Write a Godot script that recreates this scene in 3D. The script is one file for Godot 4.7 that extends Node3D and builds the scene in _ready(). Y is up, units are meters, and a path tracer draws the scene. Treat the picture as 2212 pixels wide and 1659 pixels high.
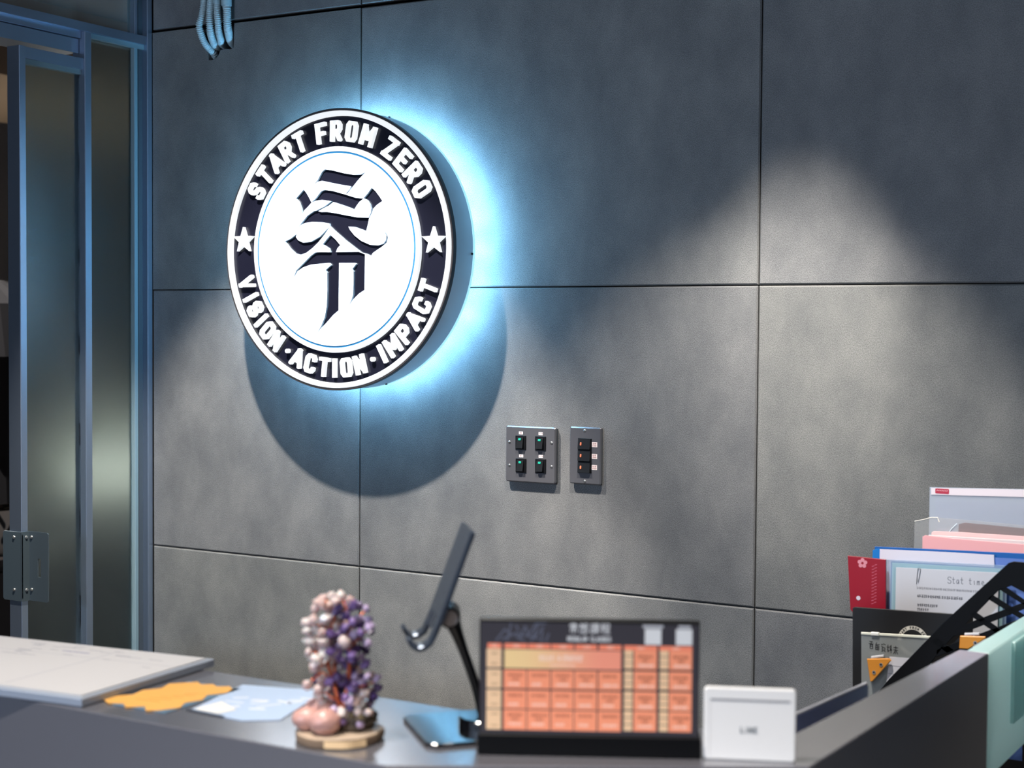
extends Node3D
# A reception desk before a grey tiled wall with a round backlit sign, a glazed partition on one side.

const WHITE_PANEL := Color(0.90, 0.94, 1.0)
# cut-out brush strokes of the emblem, millimetres from the centre of the sign
const STROKES := [
	"-53.1,133.4 -41.6,144.8 -30.7,160.8 -23.6,165.3 -2.2,161.8 26.1,154.9 48.6,151 66.7,150.6 79.2,155.5 70.9,148.7 59.8,139.4 47.3,127.1 34.1,114 29.1,112.8 40.3,122.8 42.2,127.3 37.5,129.1 14.9,132.7 -13.5,138.6 -30.7,142.1 -42.7,140.7",
	"-57.9,98.8 -46.4,107.2 -33.5,120.4 -24.9,123.5 -2.1,119.9 26.3,112.5 54.4,104.2 71.1,102.3 77.2,103.8 64.1,96 57.2,88.7 51.1,80.4 40.4,84.8 20.7,91.1 -2,97.6 -13.3,90.7 -30.5,84.4 -42,79.5 -50.6,78.1 -42,82.9 -24.8,89.2 -6.8,99.6 -30.6,103.1 -46.4,101.9",
	"94.5,123 104.2,115.2 112.4,105.9 120.7,95.6 107,88.2 98,80.6 96.1,74 88.4,61.8 86.8,63 93.3,74.1 93.3,80.8 90,89.9 83.6,98 74.4,103 84.9,112.6",
	"-78.3,126.1 -71,118.4 -63.7,107.8 -57.9,98.4 -68,89.5 -76.8,82.9 -81.1,74.4 -84.1,86.6 -89.9,99.5 -98.2,108.5 -88.5,116.8",
	"-95.6,43.4 -84,57 -68,72.2 -50.6,81.3 -43.4,81.1 -33.3,78 -19,78 3.8,74.6 32.1,69.2 60.1,64.3 88.4,63 85.7,51.8 81.1,36.2 68.6,40.3 51.8,45.5 36.4,46.4 40.6,39.4 51.9,27.8 68.7,16.6 90.9,8.2 110.2,6.7 123.8,10 130.4,17.5 130.9,26 126.5,33.9 131.9,29.3 134.7,21.4 131.2,11.4 119.8,3.8 107.5,-2.7 97.9,-8.1 93.2,-14.1 81.3,-9.4 68.8,-6.5 63.7,-3.2 49.2,5.7 26.6,20.5 3.9,37 -10.3,48.1 -11.8,54 -30.4,57.3 -56.4,58.5 -73.8,57.1 -85.4,53.1",
	"-10.3,47.6 -24,31.9 -40.3,15.8 -56.2,3.9 -70.7,-4.6 -85.3,-8.7 -99.9,-5.7 -114.7,5.7 -127.1,20 -111.8,25.4 -96.2,34.8 -98.3,28.6 -92.7,21.5 -79.5,16.1 -59.1,17.6 -36.1,27.6 -19.5,41",
	"-8.9,30.4 4,21 15.9,9.1 9.2,3.3 4.6,-5.3 -8.7,-5 -12.5,3 -28.8,11.9 -18.8,21.5",
	"-103.3,-54 -96.9,-40.6 -79.4,-26.9 -59.1,-11 -47.5,-4.3 -33.1,-4.1 -10.2,-4.8 6.9,-4.9 63.2,-5.4 78.2,-10.7 77.4,-82.7 63.5,-90.1 49.6,-101.4 37.9,-115.1 44,-104.8 49,-92.3 50,-62.8 49.9,-44.7 47.1,-39.6 56.3,-30 53.5,-27.7 13.2,-27.1 12.2,-124.2 -1.2,-133.4 -18.3,-149.5 -32.6,-161.1 -44.1,-172.7 -32.6,-157.6 -22.6,-138 -17.8,-115 -16.5,-85.2 -17.2,-46.2 -20.9,-41.1 -7.2,-31.4 -11.5,-26.7 -30.1,-27.6 -59,-29.5 -79.4,-35 -94,-42.9 -101.3,-53.3"]
# block letters: polylines in a unit box
const LETTERS := {
	"A": "0,0 .5,1 1,0;.18,.3 .82,.3", "C": "1,.8 1,.85 .8,1 .2,1 0,.85 0,.15 .2,0 .8,0 1,.15 1,.2",
	"E": "1,1 0,1 0,0 1,0;0,.5 .75,.5", "F": "1,1 0,1 0,0;0,.48 .75,.48", "G": "1,.72 1,.85 .8,1 .2,1 0,.85 0,.15 .2,0 .8,0 1,.15 1,.45 .55,.45",
	"I": ".5,0 .5,1", "L": "0,1 0,0 1,0", "M": "0,0 0,1 .5,.35 1,1 1,0", "N": "0,0 0,1 1,0 1,1",
	"O": ".2,0 0,.15 0,.85 .2,1 .8,1 1,.85 1,.15 .8,0 .2,0", "P": "0,0 0,1 .8,1 1,.85 1,.6 .8,.45 0,.45",
	"R": "0,0 0,1 .8,1 1,.85 1,.62 .8,.47 0,.47;.5,.47 1,0", "S": "1,.83 1,.86 .8,1 .2,1 0,.85 0,.68 .2,.55 .8,.45 1,.32 1,.15 .8,0 .2,0 0,.14 0,.17",
	"T": "0,1 1,1;.5,1 .5,0", "U": "0,1 0,.15 .2,0 .8,0 1,.15 1,1", "V": "0,1 .5,0 1,1", "Z": "0,1 1,1 0,0 1,0",
	"t": ".4,1 .4,.1 .6,0 .8,.05;.1,.65 .8,.65", "a": ".8,.6 .3,.6 .1,.3 .3,0 .6,.05 .8,.5 .85,0", "m": "0,0 .05,.6 .1,.45 .35,.6 .4,0;.4,.45 .7,.6 .8,0", "i": ".4,.6 .5,0", "e": ".1,.3 .8,.35 .6,.6 .2,.55 .1,.2 .4,0 .9,.1",
}
# four Chinese characters of the timetable's heading, strokes on a ten by ten grid, y down
const HANZI := [
	"5,0 5,2;3,.3 3.5,1.5;7,.3 6.5,1.5;1,3.4 1,2 9,2 9,3.4;3,3 7,3 7,4.7 3,4.7 3,3;2,9 2,6 8,6 8,9;5,5 5,10",
	"3,0 1,2 4.5,2;1,6.4 1,3 4.3,3 4.3,6.4;1,4.2 4.3,4.2;6,0 6,2.4 9,2.4;9,.3 6,1.3;6,3.4 6,6 9,6;9,3.6 6,4.7;1,7.8 .6,9.6;3,7.4 3,9.8 7,9.8 7.4,8.6;5,7.3 5.6,8.4;8,7.4 9.3,9",
	"2,0 2.5,.8;.5,1.5 4,1.5;1,3.2 3.6,3.2;1,4.7 3.6,4.7;1,6.2 3.6,6.2 3.6,9.4 1,9.4 1,6.2;5,.4 9,.4 9,4 5,4 5,.4;5,2.2 9,2.2;7,.4 7,10;4.6,5.5 9.6,5.5;7,5.6 4.8,9;7,5.6 9.6,9",
	"3.6,.3 .8,1.2;.4,3 4.4,3;2.4,.8 2.4,10;2.4,3.5 .3,7;2.5,4 4.3,6;5.4,.6 9.2,.6 9.2,3.6 5.4,3.6 5.4,.6;5,5.2 9.6,5.2;5.4,7.2 9.2,7.2;4.8,9.6 9.8,9.6;7.3,5.2 7.3,9.6"]

var M := {}
var used := {}
var rng := RandomNumberGenerator.new()


# ---------- meshes ----------
func S() -> SurfaceTool:
	var st := SurfaceTool.new()
	st.begin(Mesh.PRIMITIVE_TRIANGLES)
	st.set_smooth_group(-1)
	return st

func tri(st: SurfaceTool, a: Vector3, b: Vector3, c: Vector3) -> void:   # counter-clockwise seen from outside
	st.add_vertex(a); st.add_vertex(c); st.add_vertex(b)

func quad(st: SurfaceTool, a: Vector3, b: Vector3, c: Vector3, d: Vector3) -> void:
	tri(st, a, b, c); tri(st, a, c, d)

func P2(text: String, k := 1.0) -> PackedVector2Array:
	var out := PackedVector2Array()
	for w in text.split(" ", false):
		var n := w.split(",")
		out.append(Vector2(float(n[0]), float(n[1])) * k)
	return out

func ccw(p: PackedVector2Array) -> PackedVector2Array:
	if Geometry2D.is_polygon_clockwise(p):   # Godot's sense has y down
		var q := p.duplicate(); q.reverse(); p = q
	var area := 0.0
	for i in p.size():
		area += p[i].cross(p[(i + 1) % p.size()])
	if area < 0:
		var q := p.duplicate(); q.reverse(); return q
	return p

func inset(p: PackedVector2Array, b: float) -> PackedVector2Array:
	var out := PackedVector2Array()
	var n := p.size()
	for i in n:
		var d0 := (p[i] - p[(i + n - 1) % n]).normalized()
		var d1 := (p[(i + 1) % n] - p[i]).normalized()
		var n0 := Vector2(-d0.y, d0.x)
		var n1 := Vector2(-d1.y, d1.x)
		var m := (n0 + n1).normalized()
		out.append(p[i] + m * b / maxf(0.35, m.dot(n0)))
	return out

func extrude(st: SurfaceTool, poly: PackedVector2Array, xf: Transform3D, h: float, b := 0.0, both := false) -> void:
	var p := ccw(poly)
	var rings := []
	if both and b > 0: rings.append([inset(p, b), 0.0]); rings.append([p, b])
	else: rings.append([p, 0.0])
	if b > 0: rings.append([p, h - b]); rings.append([inset(p, b), h])
	else: rings.append([p, h])
	var n := p.size()
	for k in rings.size() - 1:
		for i in n:
			var j := (i + 1) % n
			var a: Vector2 = rings[k][0][i]; var c: Vector2 = rings[k][0][j]
			var e: Vector2 = rings[k + 1][0][i]; var f: Vector2 = rings[k + 1][0][j]
			var z0: float = rings[k][1]; var z1: float = rings[k + 1][1]
			quad(st, xf * Vector3(a.x, a.y, z0), xf * Vector3(c.x, c.y, z0), xf * Vector3(f.x, f.y, z1), xf * Vector3(e.x, e.y, z1))
	for side in 2:
		var q: PackedVector2Array = rings[-1][0] if side == 0 else rings[0][0]
		var z: float = rings[-1][1] if side == 0 else rings[0][1]
		var t := Geometry2D.triangulate_polygon(q)
		for i in range(0, t.size(), 3):
			var a := q[t[i]]; var c := q[t[i + 1]]; var d := q[t[i + 2]]
			if ((c - a).cross(d - a) > 0) != (side == 0):
				var w := c; c = d; d = w
			tri(st, xf * Vector3(a.x, a.y, z), xf * Vector3(c.x, c.y, z), xf * Vector3(d.x, d.y, z))

func rect(x0: float, y0: float, x1: float, y1: float) -> PackedVector2Array:
	return PackedVector2Array([Vector2(x0, y0), Vector2(x1, y0), Vector2(x1, y1), Vector2(x0, y1)])

func round_rect(x0: float, y0: float, x1: float, y1: float, r: float, k := 5) -> PackedVector2Array:
	var out := PackedVector2Array()
	for c in [[x1 - r, y1 - r, 0.0], [x0 + r, y1 - r, PI / 2], [x0 + r, y0 + r, PI], [x1 - r, y0 + r, PI * 1.5]]:
		for i in k + 1:
			var a: float = c[2] + PI / 2 * i / k
			out.append(Vector2(c[0] + r * cos(a), c[1] + r * sin(a)))
	return out

func disc(r: float, n := 24, c := Vector2.ZERO) -> PackedVector2Array:
	var out := PackedVector2Array()
	for i in n:
		out.append(c + Vector2.from_angle(TAU * i / n) * r)
	return out

func box(st: SurfaceTool, lo: Vector3, hi: Vector3, b := 0.0) -> void:   # chamfered box
	extrude(st, rect(lo.x, lo.y, hi.x, hi.y), Transform3D(Basis(), Vector3(0, 0, lo.z)), hi.z - lo.z, b, true)

func ring(st: SurfaceTool, r0: float, r1: float, z0: float, z1: float, n := 96, b := 0.0) -> void:
	var prof := [Vector2(r0, z0), Vector2(r1, z0), Vector2(r1, z1 - b), Vector2(r1 - b, z1), Vector2(r0 + b, z1), Vector2(r0, z1 - b)]
	for k in prof.size():
		var p: Vector2 = prof[k]; var q: Vector2 = prof[(k + 1) % prof.size()]
		if p.is_equal_approx(q): continue
		for i in n:
			var a := Vector2.from_angle(TAU * i / n); var c := Vector2.from_angle(TAU * (i + 1) / n)
			quad(st, Vector3(a.x * p.x, a.y * p.x, p.y), Vector3(c.x * p.x, c.y * p.x, p.y), Vector3(c.x * q.x, c.y * q.x, q.y), Vector3(a.x * q.x, a.y * q.x, q.y))

func tube(st: SurfaceTool, pts: Array, rad, sides := 10) -> void:
	st.set_smooth_group(1)
	var n := pts.size()
	var up := Vector3.UP
	var rows := []
	for i in n:
		var t: Vector3 = (pts[mini(i + 1, n - 1)] - pts[maxi(i - 1, 0)]).normalized()
		if i == 0: up = t.cross(Vector3.RIGHT if absf(t.x) < 0.8 else Vector3.UP).normalized()
		up = (up - t * up.dot(t)).normalized()
		var side := t.cross(up)
		var r: float = rad[i] if rad is Array or rad is PackedFloat32Array else rad
		var row := []
		for k in sides:
			var a := TAU * k / sides
			row.append(pts[i] + (up * cos(a) + side * sin(a)) * r)
		rows.append(row)
	for i in n - 1:
		for k in sides:
			var j := (k + 1) % sides
			quad(st, rows[i][k], rows[i][j], rows[i + 1][j], rows[i + 1][k])
	st.set_smooth_group(-1)
	for k in range(1, sides - 1):
		tri(st, rows[0][0], rows[0][k + 1], rows[0][k])
		tri(st, rows[n - 1][0], rows[n - 1][k], rows[n - 1][k + 1])

func lathe(st: SurfaceTool, prof: Array, n := 32, wobble = null) -> void:   # profile of (radius, y)
	for k in prof.size() - 1:
		var p: Vector2 = prof[k]; var q: Vector2 = prof[k + 1]
		for i in n:
			var a0 := TAU * i / n; var a1 := TAU * (i + 1) / n
			var f0 := 1.0; var f1 := 1.0
			if wobble != null:
				f0 = wobble.call(a0); f1 = wobble.call(a1 if i < n - 1 else 0.0)
			var v := func(pt: Vector2, a: float, f: float): return Vector3(cos(a) * pt.x * f, pt.y, -sin(a) * pt.x * f)
			quad(st, v.call(p, a0, f0), v.call(p, a1, f1), v.call(q, a1, f1), v.call(q, a0, f0))

func smooth(pts: Array, k := 6) -> Array:   # Catmull-Rom
	var out := []
	for i in pts.size() - 1:
		var a: Vector3 = pts[maxi(i - 1, 0)]; var b: Vector3 = pts[i]; var c: Vector3 = pts[i + 1]; var d: Vector3 = pts[mini(i + 2, pts.size() - 1)]
		for j in k:
			out.append(b.cubic_interpolate(c, a, d, float(j) / k))
	out.append(pts[-1])
	return out

func stroke(st: SurfaceTool, a: Vector2, b: Vector2, w: float, xf: Transform3D, h: float, bev := 0.0, caps := 4) -> void:
	var d := (b - a).angle()
	var p := PackedVector2Array()
	for i in caps + 1:
		p.append(b + Vector2.from_angle(d - PI / 2 + PI * i / caps) * w / 2)
	for i in caps + 1:
		p.append(a + Vector2.from_angle(d + PI / 2 + PI * i / caps) * w / 2)
	extrude(st, p, xf, h, bev)

func letter_mesh(ch: String, size: Vector2, w: float, h: float) -> SurfaceTool:   # centred on the origin
	var st := S()
	if ch == ".":
		extrude(st, disc(w * 0.62, 20), Transform3D(), h, 0.0006)
		return st
	var inner := size - Vector2(w, w)
	var frame := rect(-size.x / 2, -size.y / 2, size.x / 2, size.y / 2)
	for line in (LETTERS[ch] as String).split(";"):
		var p := P2(line)
		for i in p.size(): p[i] = (p[i] - Vector2(0.5, 0.5)) * inner
		var n := p.size()
		var closed := p[0].is_equal_approx(p[n - 1])
		for i in n - 1:
			var d := (p[i + 1] - p[i]).normalized()
			var ends := []
			for k in [[i, i - 1, -1.0], [i + 1, i + 2, 1.0]]:   # mitre each joint, square each free end
				var other: int = k[1]
				if closed and other < 0: other = n - 2
				if closed and other > n - 1: other = 1
				var e := w / 2
				if other >= 0 and other <= n - 1:
					var dd: Vector2 = (p[other] - p[k[0]]).normalized() * k[2]
					e = minf(w * 0.5, w / 2 * absf(tan(d.angle_to(dd) / 2)))
				ends.append(p[k[0]] + d * e * k[2])
			var side := Vector2(-d.y, d.x) * w / 2
			var q := PackedVector2Array([ends[0] - side, ends[1] - side, ends[1] + side, ends[0] + side])
			for piece in Geometry2D.intersect_polygons(q, frame):
				extrude(st, piece, Transform3D(), h)
	return st


# ---------- nodes ----------
func numbered(n: String) -> String:
	used[n] = used.get(n, -1) + 1
	return n if used[n] == 0 else "%s_%03d" % [n, used[n]]

func tag(o: Node3D, label: String, category := "", group := "") -> Node3D:
	o.set_meta("label", label)
	if category: o.set_meta("category", category)
	if group: o.set_meta("group", group)
	return o

func thing(called: String, label: String, category: String, at := Vector3.ZERO, group := "") -> Node3D:
	var o := Node3D.new()
	o.name = numbered(called)
	add_child(o)
	o.position = at
	return tag(o, label, category, group)

func obj(called: String, shape, m: Material, parent: Node3D = null, at := Vector3.ZERO) -> MeshInstance3D:
	var o := MeshInstance3D.new()
	o.name = numbered(called) if parent == null else called
	if shape is SurfaceTool:
		shape.generate_normals()
		o.mesh = shape.commit()
	else:
		o.mesh = shape
	o.material_override = m
	o.position = at
	(self if parent == null else parent).add_child(o, true)
	return o

func struct(called: String, shape, m: Material, label := "") -> MeshInstance3D:
	var o := obj(called, shape, m)
	o.set_meta("kind", "structure")
	if label: o.set_meta("label", label)
	return o

func mat(c: Color, rough := 0.6, metal := 0.0) -> StandardMaterial3D:
	var m := StandardMaterial3D.new()
	m.albedo_color = c; m.roughness = rough; m.metallic = metal
	return m

func glow(c: Color, e: float, base := Color(0.9, 0.9, 0.9)) -> StandardMaterial3D:
	var m := mat(base, 0.4)
	m.emission_enabled = true; m.emission = c; m.emission_energy_multiplier = e
	return m

func clear(c: Color, rough := 0.3) -> StandardMaterial3D:   # film and frosted sheets
	var m := mat(c, rough)
	m.transparency = BaseMaterial3D.TRANSPARENCY_ALPHA
	return m

func noise_tex(freq: float, lo: Color, hi: Color, sd: int, size := 1024, oct := 4, mid := 0.5) -> NoiseTexture2D:
	var f := FastNoiseLite.new()
	f.seed = sd; f.frequency = freq; f.fractal_octaves = oct; f.fractal_gain = 0.62 if oct > 5 else 0.5; f.noise_type = FastNoiseLite.TYPE_SIMPLEX_SMOOTH
	var t := NoiseTexture2D.new()
	t.width = size; t.height = size; t.seamless = true; t.noise = f
	var g := Gradient.new()
	g.set_color(0, lo); g.set_color(1, hi)
	g.add_point(mid, lo.lerp(hi, 0.5))
	t.color_ramp = g
	return t


# ---------- drawing on images ----------
func dot_line(im: Image, a: Vector2, b: Vector2, w: float, c: Color) -> void:
	var r := w / 2.0
	for y in range(maxi(0, int(minf(a.y, b.y) - r - 1)), mini(im.get_height(), int(maxf(a.y, b.y) + r + 2))):
		for x in range(maxi(0, int(minf(a.x, b.x) - r - 1)), mini(im.get_width(), int(maxf(a.x, b.x) + r + 2))):
			var p := Vector2(x + 0.5, y + 0.5)
			var d := p.distance_to(Geometry2D.get_closest_point_to_segment(p, a, b))
			var k := clampf(r - d + 0.5, 0, 1) * c.a
			if k > 0: im.set_pixel(x, y, im.get_pixel(x, y).lerp(Color(c, 1), k))

func draw_lines(im: Image, text: String, at: Vector2, k: Vector2, w: float, c: Color) -> void:
	for line in text.split(";"):
		var p := P2(line)
		for i in p.size() - 1:
			dot_line(im, at + p[i] * k, at + p[i + 1] * k, w, c)

func write(im: Image, text: String, at: Vector2, size: Vector2, step: float, w: float, c: Color) -> void:
	for i in text.length():
		if LETTERS.has(text[i]):
			draw_lines(im, LETTERS[text[i]], at + Vector2(i * step, size.y), Vector2(size.x, -size.y), w, c)

func fill(im: Image, x: float, y: float, w: float, h: float, c: Color) -> void:
	im.fill_rect(Rect2i(int(x), int(y), maxi(1, int(w)), maxi(1, int(h))), c)

func smudge(im: Image, x: float, y: float, w: float, h: float, c: Color) -> void:   # a word too small to read
	var at := x
	while at < x + w:
		var step := rng.randf_range(0.5, 1.0) * h
		for k in 3:
			var yy := y + h * (k + rng.randf_range(0.0, 0.8)) / 3.0
			dot_line(im, Vector2(at + rng.randf() * 0.2 * step, yy), Vector2(at + step * rng.randf_range(0.5, 0.8), yy + rng.randf_range(-0.1, 0.1) * h), h * 0.17, c)
		var xx := at + step * rng.randf_range(0.15, 0.6)
		dot_line(im, Vector2(xx, y), Vector2(xx + rng.randf_range(-0.2, 0.2) * step, y + h), h * 0.17, c)
		at += step

func blank(w: int, h: int, c: Color) -> Image:
	var im := Image.create(w, h, false, Image.FORMAT_RGBA8)
	im.fill(c)
	return im

func printed(im: Image, rough := 0.5) -> StandardMaterial3D:
	var m := mat(Color.WHITE, rough)
	m.albedo_texture = ImageTexture.create_from_image(im)
	m.texture_repeat = false
	return m

func sheet(a: Vector3, b: Vector3, c: Vector3, d: Vector3) -> ArrayMesh:   # a printed face: lower left, lower right, upper right, upper left
	var st := SurfaceTool.new()
	st.begin(Mesh.PRIMITIVE_TRIANGLES)
	st.set_smooth_group(-1)
	for v in [[a, Vector2(0, 1)], [c, Vector2(1, 0)], [b, Vector2(1, 1)], [a, Vector2(0, 1)], [d, Vector2(0, 0)], [c, Vector2(1, 0)]]:
		st.set_uv(v[1]); st.add_vertex(v[0])
	st.generate_normals()
	return st.commit()


# ---------- lamps ----------
func downlight(at: Vector3, energy: float, cone: float, color: Color, label: String, blend := 0.6, aim := Vector3.ZERO) -> Node3D:
	var t := thing("ceiling_downlight", label, "ceiling light", at)
	var st := S()
	lathe(st, [Vector2(0.035, 0.0), Vector2(0.05, -0.006), Vector2(0.056, -0.002), Vector2(0.056, 0.0), Vector2(0.035, 0.0)], 28)
	obj("trim_ring", st, M.black_metal, t)
	var l := S()
	extrude(l, disc(0.034, 24), Transform3D(Basis(Vector3.RIGHT, PI / 2), Vector3(0, 0.0, 0)), 0.004)
	obj("lamp_lens", l, M.lamp, t)
	var s := SpotLight3D.new()
	s.name = "spot_light"
	s.light_color = color; s.light_energy = energy; s.spot_angle = cone; s.spot_angle_attenuation = blend
	s.spot_range = 12; s.spot_attenuation = 2; s.light_size = 0.022; s.shadow_enabled = true
	t.add_child(s)
	s.position = Vector3(0, -0.012, 0)
	s.basis = Basis.looking_at(Vector3.DOWN if aim == Vector3.ZERO else aim - at, Vector3.FORWARD)
	return t

func beam(t: Node3D, at: Vector3, energy: float, cone: float, color: Color) -> void:   # the narrow core of the same lamp
	var s := SpotLight3D.new()
	s.name = "beam_light"
	s.light_color = color; s.light_energy = energy; s.spot_angle = cone; s.spot_angle_attenuation = 1.0
	s.spot_range = 12; s.spot_attenuation = 2; s.light_size = 0.02; s.shadow_enabled = true
	t.add_child(s)
	s.position = Vector3(0, -0.014, 0)
	s.basis = Basis.looking_at(at - t.position, Vector3.UP)

func fill_globe(at: Vector3, energy: float, color: Color) -> void:  # added fill light, lifts the dark upper wall and desk front
	var t := thing("added_fill_lamp", "added cool white fill globe behind the camera, lifting the dark wall", "pendant lamp", at)
	var sp := SphereMesh.new(); sp.radius = 0.14; sp.height = 0.28
	obj("globe", sp, glow(color, 1.2), t)
	var st := S(); tube(st, [Vector3(0, 0.13, 0), Vector3(0, 0.4, 0), Vector3(0, 0.669, 0)], 0.004, 8); obj("cord", st, M.black_metal, t)
	var o := OmniLight3D.new(); o.name = "fill_light"; o.light_energy = energy; o.light_color = color; o.light_size = 0.12; o.omni_range = 14; o.omni_attenuation = 2; o.shadow_enabled = true
	t.add_child(o)


func _ready() -> void:
	rng.seed = 7
	# ---- camera ----
	var cam := Camera3D.new()
	cam.name = "camera"
	var lens := CameraAttributesPhysical.new()
	lens.frustum_focal_length = 47.85
	lens.frustum_focus_distance = 3.05
	lens.exposure_aperture = 4.3
	lens.frustum_near = 0.05
	lens.frustum_far = 60.0
	cam.attributes = lens
	cam.fov = rad_to_deg(2.0 * atan(829.5 / 3307.9))
	cam.near = 0.05
	cam.position = Vector3(1.9401, 1.6002, 2.6756)
	cam.basis = Basis(Vector3.UP, 0.5281) * Basis(Vector3.RIGHT, -0.0374) * Basis(Vector3.BACK, 0.0072)
	add_child(cam)
	cam.current = true
	# ---- environment ----
	var env := Environment.new()
	env.background_mode = Environment.BG_COLOR
	env.background_color = Color(0.02, 0.02, 0.025)
	env.tonemap_mode = Environment.TONE_MAPPER_LINEAR
	env.tonemap_exposure = 1.0
	env.sdfgi_enabled = true; env.ssao_enabled = true; env.ssil_enabled = true
	var we := WorldEnvironment.new()
	we.name = "environment"; we.environment = env
	add_child(we)
	materials()
	# ---- lights ----
	var warm := Color(1.0, 0.97, 0.93)
	downlight(Vector3(0.10, 2.712, 0.857), 10.0, 26.5, warm, "small recessed downlight in the ceiling just before the round sign", 0.4, Vector3(-0.10, 0.36, 0.0))
	var wash := downlight(Vector3(1.02, 2.712, 0.80), 4.9, 25.5, warm, "small recessed downlight in the ceiling before the switches and files", 0.45, Vector3(0.88, 0.32, 0.0))
	beam(wash, Vector3(0.98, 1.60, 0.0), 4.6, 11.0, warm)
	downlight(Vector3(0.82, 2.712, 1.80), 4.4, 50.0, warm, "unseen recessed downlight, placed to light the desk ledge")  # out of view, position chosen to brighten the ledge top
	downlight(Vector3(1.90, 2.712, 2.75), 15.0, 52.0, warm, "unseen recessed downlight, placed to light the timetable and white card")  # out of view, set to light the upright faces on the desk
	downlight(Vector3(-1.9, 2.712, 0.25), 9.0, 56.0, Color(1.0, 0.98, 0.96), "unseen recessed downlight behind the glazing, placed to light the view through the door gap")  # out of view, chosen to light what the door gap shows
	downlight(Vector3(-3.2, 2.712, 0.35), 42.0, 30.0, Color(1.0, 0.97, 0.93), "unseen recessed downlight placed to brighten the pale chest behind the glazing", 0.5, Vector3(-2.25, 0.85, -1.1))  # out of view, strength set for the glow through the frosted panes
	fill_globe(Vector3(0.45, 2.05, 4.75), 6.5, Color(0.80, 0.89, 1.0))
	room()
	partition()
	back_room()
	sign_board()
	conduits()
	switches()
	desk()
	paper_board()
	leaflets()
	crystal_tree()
	phone_stand()
	timetable()
	small_card()
	files()


func materials() -> void:
	M.black_metal = mat(Color(0.05, 0.05, 0.055), 0.4, 0.3)
	M.lamp = glow(Color(1.0, 0.95, 0.88), 4.0)
	for i in 4:   # wall tiles: clouded grey stoneware with a fine gritty surface
		var t := mat([Color(0.96, 0.96, 0.97), Color(1, 1, 1), Color(0.98, 0.98, 0.97), Color(0.93, 0.93, 0.94)][i], 0.62)
		t.albedo_texture = M.get_or_add("tile_cloud", noise_tex(0.0055, Color(0.505, 0.51, 0.515), Color(0.65, 0.65, 0.64), 3, 1024, 7))
		t.uv1_triplanar = true; t.uv1_world_triplanar = true; t.uv1_scale = Vector3(1.2, 0.8, 1.2); t.uv1_offset = Vector3(0.37 * i, 0.61 * i, 0)
		t.detail_enabled = true; t.detail_blend_mode = BaseMaterial3D.BLEND_MODE_MUL; t.detail_uv_layer = BaseMaterial3D.DETAIL_UV_2
		t.detail_albedo = M.get_or_add("tile_grit", noise_tex(0.30, Color(0.38, 0.38, 0.38), Color(1.0, 1.0, 1.0), 9, 1024, 4, 0.40))
		t.uv2_triplanar = true; t.uv2_world_triplanar = true; t.uv2_scale = Vector3(2.2, 1.5, 2.2)
		t.heightmap_enabled = true; t.heightmap_scale = 0.03
		t.heightmap_texture = M.get_or_add("tile_relief", noise_tex(0.42, Color.BLACK, Color.WHITE, 21, 1024, 2))
		M["tile_%d" % i] = t
	M.substrate = mat(Color(0.16, 0.16, 0.17), 0.9)
	M.plaster = mat(Color(0.42, 0.42, 0.44), 0.85)
	M.ceiling = mat(Color(0.30, 0.30, 0.32), 0.9)
	M.floor = mat(Color(0.33, 0.30, 0.28), 0.5)
	M.alu = mat(Color(0.64, 0.70, 0.78), 0.36, 0.93)
	M.alu_dark = mat(Color(0.28, 0.31, 0.34), 0.5, 0.3)
	M.bead = mat(Color(0.43, 0.51, 0.54), 0.5)
	M.screw = mat(Color(0.75, 0.75, 0.74), 0.3, 0.9)
	var frost := mat(Color(0.84, 0.94, 0.96, 0.0), 0.25)
	frost.refraction_enabled = true; frost.refraction_scale = 0.05
	M.frost = frost
	var pane := mat(Color(0.85, 0.95, 0.95, 0.06), 0.05)
	pane.transparency = BaseMaterial3D.TRANSPARENCY_ALPHA
	M.pane = pane
	var lam := mat(Color(0.375, 0.372, 0.395), 0.21)
	lam.roughness_texture = noise_tex(0.05, Color(0.9, 0.9, 0.9), Color(1, 1, 1), 5, 512, 3)
	lam.uv1_triplanar = true; lam.uv1_scale = Vector3.ONE * 3.0
	lam.metallic_specular = 1.0
	lam.clearcoat_enabled = true; lam.clearcoat = 0.9; lam.clearcoat_roughness = 0.16
	M.laminate = lam
	M.black = mat(Color(0.035, 0.037, 0.045), 0.35)
	M.black_gloss = mat(Color(0.05, 0.05, 0.055), 0.14)
	M.black_gloss.metallic_specular = 1.0; M.black_gloss.clearcoat_enabled = true; M.black_gloss.clearcoat = 1.0; M.black_gloss.clearcoat_roughness = 0.1
	M.black_plastic = mat(Color(0.040, 0.042, 0.052), 0.5)
	M.black_plastic.metallic_specular = 0.25
	M.white_acrylic = mat(Color(0.90, 0.89, 0.88), 0.25)
	M.paper = mat(Color(0.70, 0.70, 0.71), 0.7)
	M.steel = mat(Color(0.40, 0.40, 0.42), 0.26, 0.55)


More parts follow.
